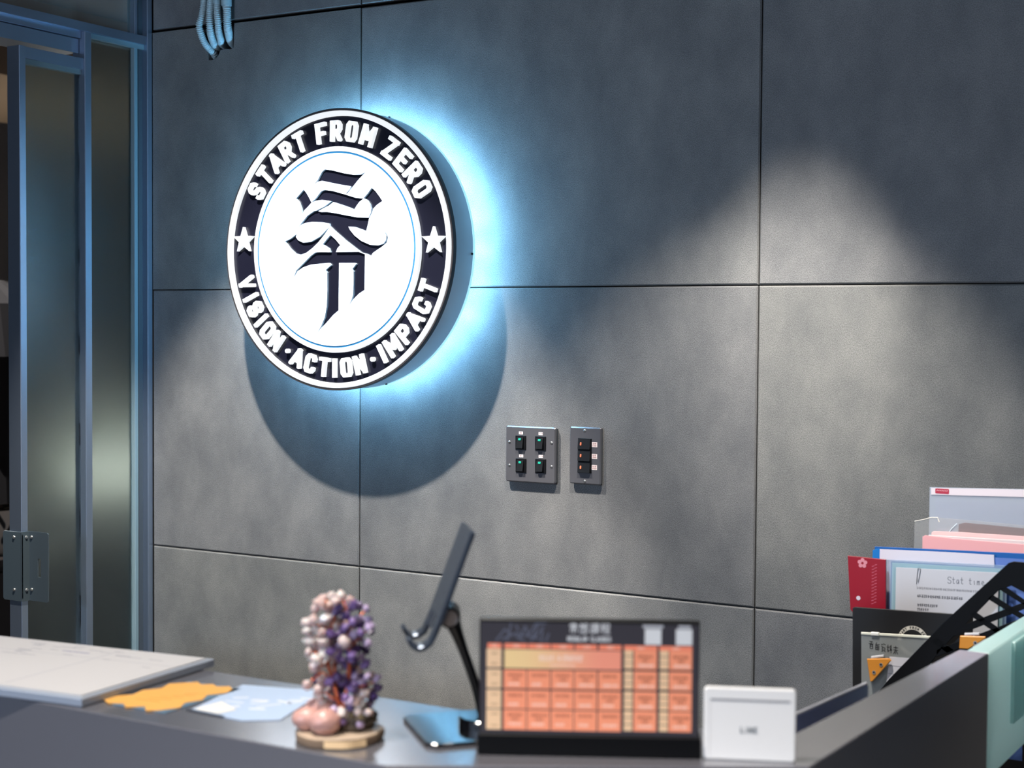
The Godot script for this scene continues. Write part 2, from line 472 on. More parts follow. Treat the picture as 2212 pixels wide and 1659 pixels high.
# ---------- the room ----------
func room() -> void:
	var st := S(); box(st, Vector3(-4.2, -0.1, -3.2), Vector3(4.3, 0.0, 5.7)); struct("floor", st, M.floor, "dark brown floor")
	st = S(); box(st, Vector3(-4.2, 2.72, -3.2), Vector3(4.3, 2.84, 5.7)); struct("ceiling", st, M.ceiling, "dark grey ceiling")
	st = S(); box(st, Vector3(4.2, 0, -0.2), Vector3(4.3, 2.72, 5.7)); struct("wall_right", st, M.plaster, "grey plaster wall")
	st = S(); box(st, Vector3(-0.70, 0, 5.6), Vector3(4.3, 2.72, 5.7)); struct("wall_front", st, M.plaster, "grey plaster wall facing the tiles")
	st = S(); box(st, Vector3(-0.70, 0, 1.50), Vector3(-0.60, 2.72, 5.6)); struct("wall_left", st, M.plaster, "grey plaster wall beside the doorway")
	# the tiled wall: a dark substrate, every tile a piece of its own
	st = S(); box(st, Vector3(-0.66, 0, -0.20), Vector3(4.2, 2.72, -0.06))
	var wall := struct("wall_back", st, M.substrate, "wall of large square-edged grey stone-look tiles")
	var xs := [-0.596, 0.0, 0.9045, 1.809, 2.7135, 3.618, 4.199]
	var ys := [0.0, 0.48, 1.08, 1.68, 2.28, 2.718]
	var g := 0.0011
	for r in ys.size() - 1:
		for c in xs.size() - 1:
			st = S()
			var top: float = ys[r + 1] - (0.0035 if r == 3 else g)
			var low: float = ys[r] + (0.0035 if r == 4 else g)
			var p := rect(xs[c] + g, low, xs[c + 1] - g, top)
			if r == 3 and c == 0:   # the tile with the ragged hole for the conduits
				p = PackedVector2Array([Vector2(xs[0] + g, low), Vector2(xs[1] - g, low), Vector2(xs[1] - g, top), Vector2(-0.3488, top)])
				p.append_array(P2("-.3505,2.2209 -.362,2.2195 -.372,2.2207 -.3844,2.2201 -.3898,2.2196 -.3939,2.2101 -.4021,2.2024 -.4131,2.1992 -.4246,2.2001 -.4268,2.2159 -.438,2.233 -.4503,2.2493 -.4585,2.27"))
				p.append(Vector2(-0.4614, top)); p.append(Vector2(xs[0] + g, top))
				extrude(st, p, Transform3D(Basis(), Vector3(0, 0, -0.012)), 0.012)
			else:
				extrude(st, p, Transform3D(Basis(), Vector3(0, 0, -0.012)), 0.012, 0.0026)
			obj("tile", st, M["tile_%d" % ((r * 2 + c * 3) % 4)], wall)


# ---------- the glazed partition ----------
func partition() -> void:
	var zb := [0.0, 1.5]
	# fixed frame with a side light next to the tiled wall
	var st := S(); box(st, Vector3(-0.645, 0, 0.0), Vector3(-0.596, 2.72, 0.016), 0.0015)
	var w := struct("window_1", st, M.alu, "brushed aluminium framed fixed glazing beside the tiled wall")
	st = S(); box(st, Vector3(-0.645, 0, 0.016), Vector3(-0.612, 2.72, 0.030)); obj("channel", st, M.alu_dark, w)
	st = S(); box(st, Vector3(-0.6385, 0, 0.186), Vector3(-0.601, 2.247, 0.206), 0.0012); obj("mullion", st, M.alu, w)
	st = S(); box(st, Vector3(-0.645, 2.2465, 0.016), Vector3(-0.5985, 2.266, 1.5), 0.0012); obj("transom", st, M.alu, w)
	st = S(); box(st, Vector3(-0.645, 2.236, 0.016), Vector3(-0.606, 2.2465, 0.186), 0.001); obj("bead", st, M.bead, w)
	st = S(); box(st, Vector3(-0.624, 0, 0.036), Vector3(-0.607, 2.236, 0.047), 0.001); obj("bead", st, M.bead, w)
	st = S(); box(st, Vector3(-0.624, 2.266, 0.036), Vector3(-0.607, 2.72, 0.045), 0.001); obj("bead", st, M.alu, w)
	st = S(); box(st, Vector3(-0.626, 0, 0.030), Vector3(-0.618, 2.236, 0.186)); obj("frosted_pane", st, M.frost, w)
	st = S(); box(st, Vector3(-0.626, 2.266, 0.030), Vector3(-0.620, 2.72, 1.5)); obj("transom_pane", st, M.pane, w)
	# track and fascia over the opening
	st = S(); box(st, Vector3(-0.66, 2.232, 0.206), Vector3(-0.612, 2.2465, 1.5), 0.001); obj("track_cover", st, M.alu, w)
	st = S(); box(st, Vector3(-0.70, 2.199, 0.206), Vector3(-0.618, 2.230, 1.5), 0.002); obj("track_fascia", st, M.alu, w)
	# sliding door leaf, drawn half open behind the mullion
	st = S(); box(st, Vector3(-0.6385, 0.02, 0.374), Vector3(-0.601, 2.187, 0.392), 0.0012)
	var d := struct("door_1", st, M.alu, "sliding door leaf with frosted glass, slid partly open")
	st = S(); box(st, Vector3(-0.636, 2.163, 0.20), Vector3(-0.606, 2.187, 0.374), 0.001); obj("top_rail", st, M.alu, d)
	st = S(); box(st, Vector3(-0.630, 2.152, 0.20), Vector3(-0.612, 2.163, 0.374), 0.001); obj("bead", st, M.bead, d)
	st = S(); box(st, Vector3(-0.624, 0.02, -0.04), Vector3(-0.617, 2.155, 0.374))
	st = S(); box(st, Vector3(-0.6265, 0.02, 0.206), Vector3(-0.6185, 2.155, 0.375)); obj("frosted_pane", st, M.frost, d)
	# folded steel latch bracket on the stile
	st = S()
	var back := Transform3D(Basis(), Vector3(0, 0, 0.392))
	extrude(st, round_rect(-0.655, 1.006, -0.597, 1.155, 0.006), back, 0.003, 0.0006)
	box(st, Vector3(-0.601, 1.006, 0.371), Vector3(-0.597, 1.155, 0.395), 0.0006)
	var b := obj("latch_bracket", st, mat(Color(0.27, 0.315, 0.34), 0.45, 0.4), d)
	b.set_meta("label", "folded steel latch plate with a slot")
	st = S()   # the flange with its slot, in four strips round the hole
	var fz := Transform3D(Basis(), Vector3(0, 0, 0.371))
	extrude(st, P2("-.597,1.006 -.5445,1.006 -.5415,1.0085 -.5415,1.058 -.597,1.058"), fz, 0.003)
	extrude(st, P2("-.597,1.098 -.5415,1.098 -.5415,1.152 -.5445,1.155 -.597,1.155"), fz, 0.003)
	extrude(st, rect(-0.597, 1.058, -0.5725, 1.098), fz, 0.003)
	extrude(st, rect(-0.5625, 1.058, -0.5415, 1.098), fz, 0.003)
	obj("slotted_flange", st, mat(Color(0.26, 0.30, 0.325), 0.45, 0.4), b)
	for y in [1.030, 1.143]:
		for x in [[-0.620, 0.395], [-0.590, 0.374]]:
			st = S()
			lathe(st, [Vector2(0, 0.003), Vector2(0.0028, 0.0026), Vector2(0.0036, 0.0008), Vector2(0.0036, 0)], 14)
			var o := obj("rivet", st, M.screw, b, Vector3(x[0], y, x[1]))
			o.rotation.x = PI / 2
		st = S()
		lathe(st, [Vector2(0, 0.003), Vector2(0.0028, 0.0026), Vector2(0.0036, 0.0008), Vector2(0.0036, 0)], 14)
		var s := obj("rivet", st, M.screw, b, Vector3(-0.597, y, 0.383))
		s.rotation.z = -PI / 2


func back_room() -> void:
	var m := mat(Color(0.42, 0.42, 0.45), 0.9)
	var st := S(); box(st, Vector3(-4.2, 0, -3.2), Vector3(-4.1, 2.72, 5.7)); struct("wall_far", st, m, "dark wall of the room behind the glazing")
	st = S(); box(st, Vector3(-4.1, 0, -3.2), Vector3(-0.5, 2.72, -3.1)); struct("wall_rear", st, m)
	st = S(); box(st, Vector3(-0.66, 0, -3.1), Vector3(-0.56, 2.72, -0.2)); struct("wall_side", st, m)
	st = S(); box(st, Vector3(-4.1, 0, 5.6), Vector3(-0.7, 2.72, 5.7)); struct("wall_end", st, m)
	# a beige bulkhead under the ceiling of that room
	st = S(); box(st, Vector3(-3.2, 2.445, -2.6), Vector3(-2.2, 2.719, -0.40), 0.004); struct("trim_1", st, mat(Color(0.62, 0.55, 0.48), 0.9), "beige bulkhead seen through the door gap")
	# dark cabinet
	var t := thing("storage_cabinet", "black storage cabinet seen through the gap of the sliding door", "cabinet", Vector3(-1.95, 0, -0.75))
	st = S(); box(st, Vector3(-0.55, 0.0, -0.30), Vector3(0.30, 0.88, 0.42), 0.004); obj("body", st, mat(Color(0.10, 0.09, 0.10), 0.5), t)
	st = S(); box(st, Vector3(-0.57, 0.88, -0.32), Vector3(0.32, 0.90, 0.44), 0.003); obj("top_board", st, mat(Color(0.16, 0.14, 0.14), 0.4), t)
	st = S(); box(st, Vector3(0.30, 0.04, -0.28), Vector3(0.315, 0.86, 0.05), 0.002); obj("door", st, mat(Color(0.10, 0.09, 0.10), 0.5), t)
	st = S(); box(st, Vector3(0.30, 0.04, 0.06), Vector3(0.315, 0.86, 0.40), 0.002); obj("door", st, mat(Color(0.10, 0.09, 0.10), 0.5), t)
	# a cream box with dark streaks on it
	var im := blank(128, 64, Color(0.93, 0.89, 0.83))
	for i in 7:
		dot_line(im, Vector2(i * 20, rng.randf() * 60), Vector2(i * 20 + 24, rng.randf() * 60), 5, Color(0.05, 0.08, 0.09))
	var pm := printed(im); pm.texture_repeat = true; pm.uv1_triplanar = true; pm.uv1_scale = Vector3.ONE * 4
	st = S(); box(st, Vector3(-0.3, 0, -0.3), Vector3(0.10, 0.13, 0.40), 0.006)
	tag(obj("patterned_box", st, pm, null, Vector3(-1.82, 0.9005, -0.75)), "cream box with dark streaks on the black cabinet beyond the door", "box")
	t = thing("tall_backdrop", "tall dark wardrobe put in to keep the door gap dark", "backdrop", Vector3(-3.10, 0, -1.50))  # tall dark panel put in so the gap beyond the door stays dark
	st = S(); box(st, Vector3(-0.25, 0.0, -0.18), Vector3(0.05, 2.40, 0.25), 0.004); obj("body", st, mat(Color(0.13, 0.11, 0.13), 0.6), t)
	st = S(); box(st, Vector3(0.05, 0.05, -0.17), Vector3(0.065, 2.36, 0.24), 0.002); obj("door", st, mat(Color(0.14, 0.12, 0.14), 0.6), t)
	# dark jacket hanging above
	t = thing("hanging_jacket", "black jacket with a thin red edge hanging beyond the door gap", "jacket", Vector3(-1.9, 0, -0.62))
	st = S()
	var prof := [Vector2(0.0, 1.74), Vector2(0.08, 1.73), Vector2(0.2, 1.66), Vector2(0.26, 1.5), Vector2(0.25, 1.2), Vector2(0.27, 1.06), Vector2(0.0, 1.055)]
	prof.reverse()
	lathe(st, prof, 28, func(a): return 1.0 + 0.05 * sin(a * 7.0))
	obj("body", st, mat(Color(0.06, 0.05, 0.07), 0.9), t)
	st = S(); tube(st, [Vector3(0.212, 1.36, 0.135), Vector3(0.215, 1.28, 0.140), Vector3(0.22, 1.2, 0.142)], 0.004, 8); obj("red_edge", st, mat(Color(0.75, 0.1, 0.15), 0.7), t)
	st = S(); tube(st, [Vector3(0, 1.73, 0), Vector3(0, 1.86, 0), Vector3(0, 2.719, 0)], 0.004, 8); obj("hanger", st, M.steel, t)
	# long pale chest put in for the soft glow behind the frosted glass
	t = thing("pale_mass", "long pale chest on a dark bench put in for the soft glow in the frosted glass", "chest", Vector3(-2.4, 0, -1.7))
	st = S(); box(st, Vector3(-0.5, 0.0, -0.75), Vector3(0.42, 0.70, 0.62), 0.004); obj("bench", st, mat(Color(0.12, 0.11, 0.12), 0.6), t)
	st = S(); box(st, Vector3(-0.48, 0.7005, -0.73), Vector3(0.40, 1.00, 0.60), 0.01); obj("mass_body", st, mat(Color(0.95, 0.93, 0.88), 0.7), t)
	st = S(); box(st, Vector3(-0.49, 1.00, -0.74), Vector3(0.41, 1.03, 0.61), 0.006); obj("lid", st, mat(Color(0.92, 0.90, 0.85), 0.6), t)


# ---------- the round sign ----------
func sign_board() -> void:
	var t := thing("round_sign", "round backlit logo sign with white raised lettering on the grey tiles", "sign", Vector3(0.0355, 1.7553, 0.0))
	var front := 0.14
	var floor_z := 0.131
	var can := mat(Color(0.86, 0.90, 0.93), 0.36, 0.5)
	var st := S()
	ring(st, 0.2775, 0.2865, 0.060, 0.132, 128)
	extrude(st, disc(0.279, 96), Transform3D(Basis(), Vector3(0, 0, 0.062)), 0.004)
	var body := obj("can_body", st, can, t)
	st = S(); ring(st, 0.2845, 0.2890, 0.1265, front - 0.002, 128, 0.0008); obj("trim_ring", st, mat(Color(0.30, 0.29, 0.30), 0.4, 0.6), t)
	st = S(); extrude(st, disc(0.2785, 96), Transform3D(Basis(), Vector3(0, 0, floor_z - 0.006)), 0.006); extrude(st, disc(0.1972, 96), Transform3D(Basis(), Vector3(0, 0, floor_z)), 0.0042); obj("dark_backing", st, mat(Color(0.075, 0.08, 0.13), 0.25), t)
	var face := glow(WHITE_PANEL, 1.25, Color(0.55, 0.57, 0.6))
	var white := glow(Color(0.97, 0.985, 1.0), 0.88, Color(0.55, 0.56, 0.57))
	st = S(); ring(st, 0.2735, 0.2836, floor_z - 0.002, front, 128, 0.0005); obj("outer_ring", st, white, t)
	st = S(); ring(st, 0.2012, 0.2110, floor_z - 0.002, front, 128, 0.0005); obj("inner_ring", st, white, t)
	st = S(); ring(st, 0.1972, 0.2014, floor_z - 0.002, front - 0.0010, 128); obj("blue_groove", st, mat(Color(0.10, 0.40, 0.60), 0.4), t)
	# the white face with the character cut out of it
	var cut := CSGCombiner3D.new()
	cut.name = "face_panel"
	var plate := CSGCylinder3D.new()
	plate.name = "plate"; plate.radius = 0.1975; plate.height = 0.0055; plate.sides = 128
	plate.rotation.x = PI / 2; plate.position.z = front - 0.00275; plate.material = face
	cut.add_child(plate)
	var side := glow(Color(0.35, 0.50, 0.62), 0.32, Color(0.6, 0.68, 0.75))
	for text in STROKES:
		var c := CSGPolygon3D.new()
		c.name = "stroke"
		c.polygon = P2(text, 0.001); c.depth = 0.03; c.operation = CSGShape3D.OPERATION_SUBTRACTION
		c.position.z = front + 0.015; c.material = side
		cut.add_child(c, true)
	t.add_child(cut)
	# raised letters
	for w in [["START FROM ZERO", "148.2 138.9 129.6 121.2 112.2 0 98.4 89.6 80.3 70.3 0 55.8 46.3 38 28.5", 1],
			["VISION.ACTION.IMPACT", "-164.1 -156.5 -149.9 -143.1 -136.6 -128.9 -120.4 -113.4 -105 -96.3 -90 -83 -74.8 -66.8 -60.6 -53.4 -44.5 -35.9 -28 -18.8", -1]]:
		var ang: PackedStringArray = w[1].split(" ")
		for i in ang.size():
			var ch: String = w[0][i]
			if ch == " ": continue
			var wide := 0.0262
			if ch == "M": wide = 0.032
			elif ch == "I": wide = 0.0095
			elif ch in "A": wide = 0.031
			var o := obj("letter", letter_mesh(ch, Vector2(wide, 0.0425 if w[2] > 0 else 0.040), 0.0076, 0.011), white, t)
			var a := deg_to_rad(float(ang[i]))
			o.position = Vector3(cos(a) * 0.2428, sin(a) * 0.2428, floor_z - 0.002)
			o.rotation.z = a - PI / 2 if w[2] > 0 else a + PI / 2
	for a in [174.2, 3.2]:
		st = S()
		var p := PackedVector2Array()
		for k in 10:
			p.append(Vector2.from_angle(PI / 2 + TAU * k / 10) * (0.0285 if k % 2 == 0 else 0.0118))
		extrude(st, p, Transform3D(), 0.011, 0.0006)
		obj("star", st, white, t, Vector3(cos(deg_to_rad(a)) * 0.2425, sin(deg_to_rad(a)) * 0.2425, floor_z - 0.002))
	# small fixing screws round the can, spacers to the wall
	for a in [75.0, 0.0, -72.0, -150.0, 150.0]:
		var r := deg_to_rad(a - 2.0)
		st = S(); lathe(st, [Vector2(0, 0.0025), Vector2(0.0022, 0.002), Vector2(0.0026, 0)], 10)
		var o := obj("fixing_screw", st, M.black_metal, body, Vector3(cos(r) * 0.2862, sin(r) * 0.2862, 0.064))
		o.rotation.z = r - PI / 2
	for a in [45.0, 135.0, 225.0, 315.0]:
		st = S(); extrude(st, disc(0.008, 16), Transform3D(), 0.063)
		obj("spacer", st, M.screw, t, Vector3(cos(deg_to_rad(a)) * 0.18, sin(deg_to_rad(a)) * 0.18, -0.001))
	# the LED ring on the back: a glowing strip and lights just off its face
	st = S(); ring(st, 0.240, 0.2870, 0.0540, 0.0605, 128); obj("led_strip", st, glow(Color(0.62, 0.9, 1.0), 0.9), t)
	for k in 24:
		var o := OmniLight3D.new()
		o.name = "led_light"
		o.light_color = Color(0.53, 0.81, 1.0); o.light_energy = 0.0165; o.light_size = 0.012; o.omni_range = 6; o.omni_attenuation = 2; o.shadow_enabled = true
		o.position = Vector3(cos(TAU * k / 24) * 0.262, sin(TAU * k / 24) * 0.262, 0.042)
		t.add_child(o, true)
	var f := AreaLight3D.new()
	f.name = "face_light"; f.area_size = Vector2(0.36, 0.36); f.light_color = Color(0.85, 0.93, 1.0); f.light_energy = 0.02; f.shadow_enabled = true
	f.position = Vector3(0, 0, front + 0.01); f.rotation.y = PI; t.add_child(f)


func conduits() -> void:
	var paths := ["-.4145,2.3689 -.4151,2.3335 -.4173,2.3065 -.4190,2.2893 -.4228,2.2772 -.4240,2.2689 -.4226,2.2554 -.4223,2.2383 -.4192,2.2258 -.4177,2.2144 -.4450,2.2100",
		"-.3977,2.3679 -.3983,2.3326 -.3976,2.2908 -.3984,2.2632 -.4040,2.2470 -.4111,2.2321 -.4260,2.2290", "-.3817,2.3220 -.3799,2.3038 -.3763,2.2798 -.3791,2.2578 -.3852,2.2420 -.3960,2.2362 -.4060,2.2340",
		"-.3565,2.3124 -.3530,2.3015 -.3552,2.2699 -.3624,2.2497 -.3707,2.2399 -.3830,2.2365"]
	var labels := ["corrugated grey conduit bulging out beside the other three at the tile hole", "corrugated grey conduit running straight down just right of the bulging one",
		"corrugated grey conduit with a small collar in the middle of the bundle", "corrugated grey conduit with a wide smooth sleeve nearest the sign"]
	var zs := [[0.026, 0.026, 0.027, 0.030, 0.032, 0.032, 0.028, 0.018, 0.006, -0.012, -0.04], [0.022, 0.022, 0.026, 0.024, 0.012, -0.008, -0.04], [0.020, 0.022, 0.024, 0.018, 0.004, -0.012, -0.04], [0.018, 0.020, 0.016, 0.002, -0.014, -0.04]]
	var rad := [0.0082, 0.0091, 0.0082, 0.0092]
	var m := mat(Color(0.66, 0.74, 0.76), 0.5)
	for i in 4:
		var p := P2(paths[i])
		var t := thing("corrugated_conduit", labels[i], "conduit", Vector3(0, 0, 0), "cable conduits above the sign")
		var pts := []
		for k in p.size():
			pts.append(Vector3(p[k].x, p[k].y, zs[i][k]))
		var fine := smooth(pts, 24)
		# resample to an even pitch, four samples to a rib
		var curve := Curve3D.new()
		for v in fine: curve.add_point(v)
		var n := int(curve.get_baked_length() / 0.00105)
		var line := []; var rr := []
		for k in n + 1:
			line.append(curve.sample_baked(curve.get_baked_length() * k / n))
			rr.append(rad[i] * ([1.0, 1.0, 0.76, 0.76][k % 4]))
		var st := S(); tube(st, line, rr, 14); obj("ribbed_tube", st, m, t)
		if i >= 2:
			st = S(); tube(st, [pts[0] + Vector3(0, -0.004 if i == 2 else 0.0, 0), pts[0] + Vector3(0, 0.03, 0), pts[0] + Vector3(0, 0.15, 0)], rad[i] * (1.12 if i == 2 else 1.28), 20)
			obj("sleeve", st, mat(Color(0.60, 0.69, 0.72), 0.4), t)


# ---------- switches ----------
func switches() -> void:
	var t := thing("switch_panel", "square steel plate with four black rocker switches and green lamps", "switch", Vector3(0.4307, 1.3440, 0.0))
	var st := S(); box(st, Vector3(-0.0555, -0.0535, 0.0), Vector3(0.0555, 0.0535, 0.010))
	obj("wall_box", st, M.alu_dark, t)
	st = S(); extrude(st, round_rect(-0.0575, -0.0560, 0.0570, 0.0565, 0.004, 3), Transform3D(Basis(), Vector3(0, 0, 0.007)), 0.0065, 0.0022); obj("cover_plate", st, M.steel, t)
	var tagm := mat(Color(0.85, 0.80, 0.80), 0.7)
	for p in [[-0.0218, 0.0237], [0.0236, 0.0241], [-0.0208, -0.0225], [0.0242, -0.0212]]:
		st = S(); box(st, Vector3(-0.0122, -0.0142, 0.0), Vector3(0.0122, 0.0142, 0.0022), 0.0008)
		var s := obj("switch", st, M.black_plastic, t, Vector3(p[0], p[1], 0.0133))
		st = S()   # rocker tipped forward at its foot
		extrude(st, P2("-.0098,.0015 .012,.0015 .012,.0038 -.0098,.0078"), Transform3D(Basis(Vector3(0, 1, 0), Vector3(0, 0, 1), Vector3(1, 0, 0)), Vector3(-0.0078, -0.001, 0)), 0.0150, 0.0005, true)
		obj("rocker", st, M.black, s)
		st = S(); extrude(st, round_rect(-0.0030, -0.0022, 0.0030, 0.0022, 0.001, 3), Transform3D(Basis(Vector3.RIGHT, -0.18), Vector3(-0.0005, 0.0065, 0.0044)), 0.0016, 0.0004)
		obj("indicator_lamp", st, glow(Color(0.05, 0.62, 0.50), 0.35, Color(0.05, 0.5, 0.42)), s)
		var im := blank(48, 32, Color(0.86, 0.80, 0.80)); smudge(im, 8, 8, 30, 16, Color(0.35, 0.22, 0.22))
		obj("name_tag", sheet(Vector3(-0.0048, 0.0165, 0.0004), Vector3(0.0046, 0.0165, 0.0004), Vector3(0.0046, 0.0222, 0.0004), Vector3(-0.0048, 0.0222, 0.0004)), printed(im), s)
	for p in [[-0.0487, 0.0236], [0.0486, 0.0260], [-0.0484, -0.0233], [0.0488, -0.0215]]:
		screw(t, Vector3(p[0], p[1], 0.0134))
	t = thing("switch_panel", "narrow steel plate with a black three-gang switch and orange lamps", "switch", Vector3(0.5540, 1.3478, 0.0))
	st = S(); box(st, Vector3(-0.032, -0.054, 0.0), Vector3(0.032, 0.054, 0.010)); obj("wall_box", st, M.alu_dark, t)
	st = S(); extrude(st, round_rect(-0.0345, -0.0560, 0.0345, 0.0565, 0.003, 3), Transform3D(Basis(), Vector3(0, 0, 0.007)), 0.0060, 0.0022); obj("cover_plate", st, M.steel, t)
	st = S(); box(st, Vector3(-0.0152, -0.0335, 0.0125), Vector3(0.0145, 0.0345, 0.0150), 0.0006)
	var g := obj("switch_module", st, M.black_plastic, t)
	for k in 3:
		st = S()
		extrude(st, P2("-.0098,.0 .0100,.0 .0100,.0022 -.0098,.0050"), Transform3D(Basis(Vector3(0, 1, 0), Vector3(0, 0, 1), Vector3(1, 0, 0)), Vector3(-0.0138, 0.0233 - k * 0.0230, 0.0149)), 0.0270, 0.0006, true)
		obj("rocker", st, M.black, g)
		st = S(); extrude(st, round_rect(-0.0014, -0.0032, 0.0014, 0.0032, 0.0013, 3), Transform3D(Basis(Vector3.RIGHT, -0.14), Vector3(-0.0067, 0.0235 - k * 0.0230, 0.0183)), 0.0015, 0.0003)
		obj("indicator_lamp", st, glow(Color(1.0, 0.42, 0.16), [0.28, 0.5, 0.6][k], Color(0.7, 0.4, 0.3)), g)
		var im := blank(48, 40, Color(0.85, 0.79, 0.78)); smudge(im, 6, 6, 36, 12, Color(0.4, 0.24, 0.24)); smudge(im, 6, 22, 30, 12, Color(0.4, 0.24, 0.24))
		var y: float = [0.0230, 0.0, -0.0217][k]
		obj("name_tag", sheet(Vector3(0.0150, y - 0.0049, 0.0134), Vector3(0.0268, y - 0.0049, 0.0134), Vector3(0.0268, y + 0.0049, 0.0134), Vector3(0.0150, y + 0.0049, 0.0134)), printed(im), t)
	screw(t, Vector3(-0.0012, 0.0495, 0.0129)); screw(t, Vector3(0.0, -0.0500, 0.0129))

func screw(t: Node3D, at: Vector3) -> void:
	var st := S()
	lathe(st, [Vector2(0.0030, 0.0), Vector2(0.0028, 0.0008), Vector2(0.0016, 0.0014), Vector2(0.0, 0.0016)], 14)
	var o := obj("screw", st, M.screw, t, at)
	o.rotation.x = PI / 2
	st = S(); box(st, Vector3(-0.0022, 0.0010, -0.0003), Vector3(0.0022, 0.0018, 0.0003)); obj("slot", st, M.black, o)


# ---------- the desk ----------
func desk() -> void:
	var t := thing("reception_desk", "dark grey laminate reception desk with a raised ledge and cut corner", "desk", Vector3(1.0, 0, 1.3))
	var up := Transform3D(Basis(Vector3(1, 0, 0), Vector3(0, 0, -1), Vector3(0, 1, 0)), Vector3(-1.0, 0, -1.3))
	var st := S()
	extrude(st, P2("1.068,-1.427 1.433,-1.207 1.459,-.556 1.419,-.553 1.376,-1.095 1.02,-1.197 -.25,-1.20 -.25,-1.427"), up, 1.16, 0.0012)
	obj("ledge", st, M.laminate, t)
	st = S()
	extrude(st, P2("-.24,-1.195 1.02,-1.19 1.372,-1.09 1.410,-.56 1.43,-.02 1.10,-.02 1.0,-.70 -.24,-.70"), Transform3D(up.basis, up.origin + Vector3(0, 0.86, 0)), 0.03, 0.002)
	obj("worktop", st, mat(Color(0.42, 0.42, 0.45), 0.4), t)
	st = S(); box(st, Vector3(0.06, 0, -1.25), Vector3(0.36, 0.86, -0.80)); obj("pedestal", st, M.laminate, t)
	st = S(); box(st, Vector3(-1.22, 0, -0.58), Vector3(-0.80, 0.86, -0.12)); obj("pedestal", st, M.laminate, t)
	# frosted green glass closing the wing towards the wall
	var glass := mat(Color(0.50, 0.70, 0.68, 0.62), 0.22)
	glass.transparency = BaseMaterial3D.TRANSPARENCY_ALPHA
	glass = mat(Color(0.83, 0.95, 0.945), 0.3)
	glass.backlight_enabled = true; glass.backlight = Color(0.92, 1.0, 1.0)
	st = S(); extrude(st, P2(".427,.748 .459,.748 .4705,1.284 .448,1.284"), Transform3D(up.basis, Vector3(0, 0.985, 0)), 0.174, 0.002)
	obj("glass_panel", st, glass, t)
	st = S(); extrude(st, P2(".4615,.874 .467,.874 .4775,1.284 .472,1.284"), Transform3D(up.basis, Vector3(0, 1.035, 0)), 0.118, 0.001)
	obj("glass_panel", st, glass, t)
	# slim panel standing inside the wing, its top edge just showing
	t = thing("upright_tray", "slate blue tray with a pale rim standing behind the desk's wing", "tray", Vector3(1.345, 0.89, 0.9))
	st = S()
	var yz := Transform3D(Basis(Vector3(0, 0, -1), Vector3(0, 1, 0), Vector3(1, 0, 0)), Vector3.ZERO)
	extrude(st, P2("-.16,0 .158,0 .158,.248 .154,.2515 -.125,.269 -.16,.2705"), yz, 0.005, 0.001)
	obj("panel", st, mat(Color(0.58, 0.64, 0.85), 0.40), t)
	st = S(); tube(st, [Vector3(0.0025, 0.271, 0.16), Vector3(0.0025, 0.2695, 0.12), Vector3(0.0025, 0.252, -0.154), Vector3(0.0025, 0.245, -0.158)], 0.0022, 8)
	obj("rim", st, mat(Color(0.85, 0.86, 0.90), 0.4), t)


func paper_board() -> void:
	var a := Vector3(0.627, 0, 1.179); var b := Vector3(0.640, 0, 1.420); var c := Vector3(0.285, 0, 1.462); var d := Vector3(0.265, 0, 1.226)
	var o := (a + b + c + d) / 4.0
	var t := thing("sheet_board", "white board holding a written form, lying across the desk ledge", "board", Vector3(o.x, 1.1605, o.z))
	var p := PackedVector2Array()
	for v in [a, d, c, b]: p.append(Vector2(v.x - o.x, -(v.z - o.z)))
	var up := Transform3D(Basis(Vector3(1, 0, 0), Vector3(0, 0, -1), Vector3(0, 1, 0)), Vector3.ZERO)
	var st := S(); extrude(st, p, up, 0.0105, 0.0015, true); obj("board", st, mat(Color(0.56, 0.59, 0.64), 0.35), t)
	st = S(); extrude(st, inset(ccw(p), 0.007), Transform3D(up.basis, Vector3(0, 0.0106, 0)), 0.0012, 0.0004)
	var pile := obj("paper_sheets", st, M.paper, t)
	var im := blank(512, 360, Color(0.72, 0.71, 0.715))
	var ink := Color(0.40, 0.40, 0.47)
	dot_line(im, Vector2(330, 20), Vector2(330, 345), 2.0, Color(0.58, 0.58, 0.62)); dot_line(im, Vector2(90, 100), Vector2(505, 96), 2.0, Color(0.60, 0.60, 0.64))
	for i in 26: smudge(im, 110 + rng.randf() * 360, 15 + rng.randf() * 110, 12 + rng.randf() * 26, 5, Color(ink, 0.6))
	smudge(im, 230, 62, 60, 6, Color(0.30, 0.30, 0.50))
	var q := inset(ccw(p), 0.008)
	var v3 := func(w: Vector2): return Vector3(w.x, 0.0121, -w.y)
	# corners by place: near is +z
	var near_right: Vector2 = q[0]; var near_left: Vector2 = q[0]; var far_left: Vector2 = q[0]; var far_right: Vector2 = q[0]
	for w in q:
		if w.x - w.y > near_right.x - near_right.y: near_right = w
		if -w.x - w.y > -near_left.x - near_left.y: near_left = w
		if -w.x + w.y > -far_left.x + far_left.y: far_left = w
		if w.x + w.y > far_right.x + far_right.y: far_right = w
	obj("form_print", sheet(v3.call(near_left), v3.call(near_right), v3.call(far_right), v3.call(far_left)), printed(im, 0.65), pile)


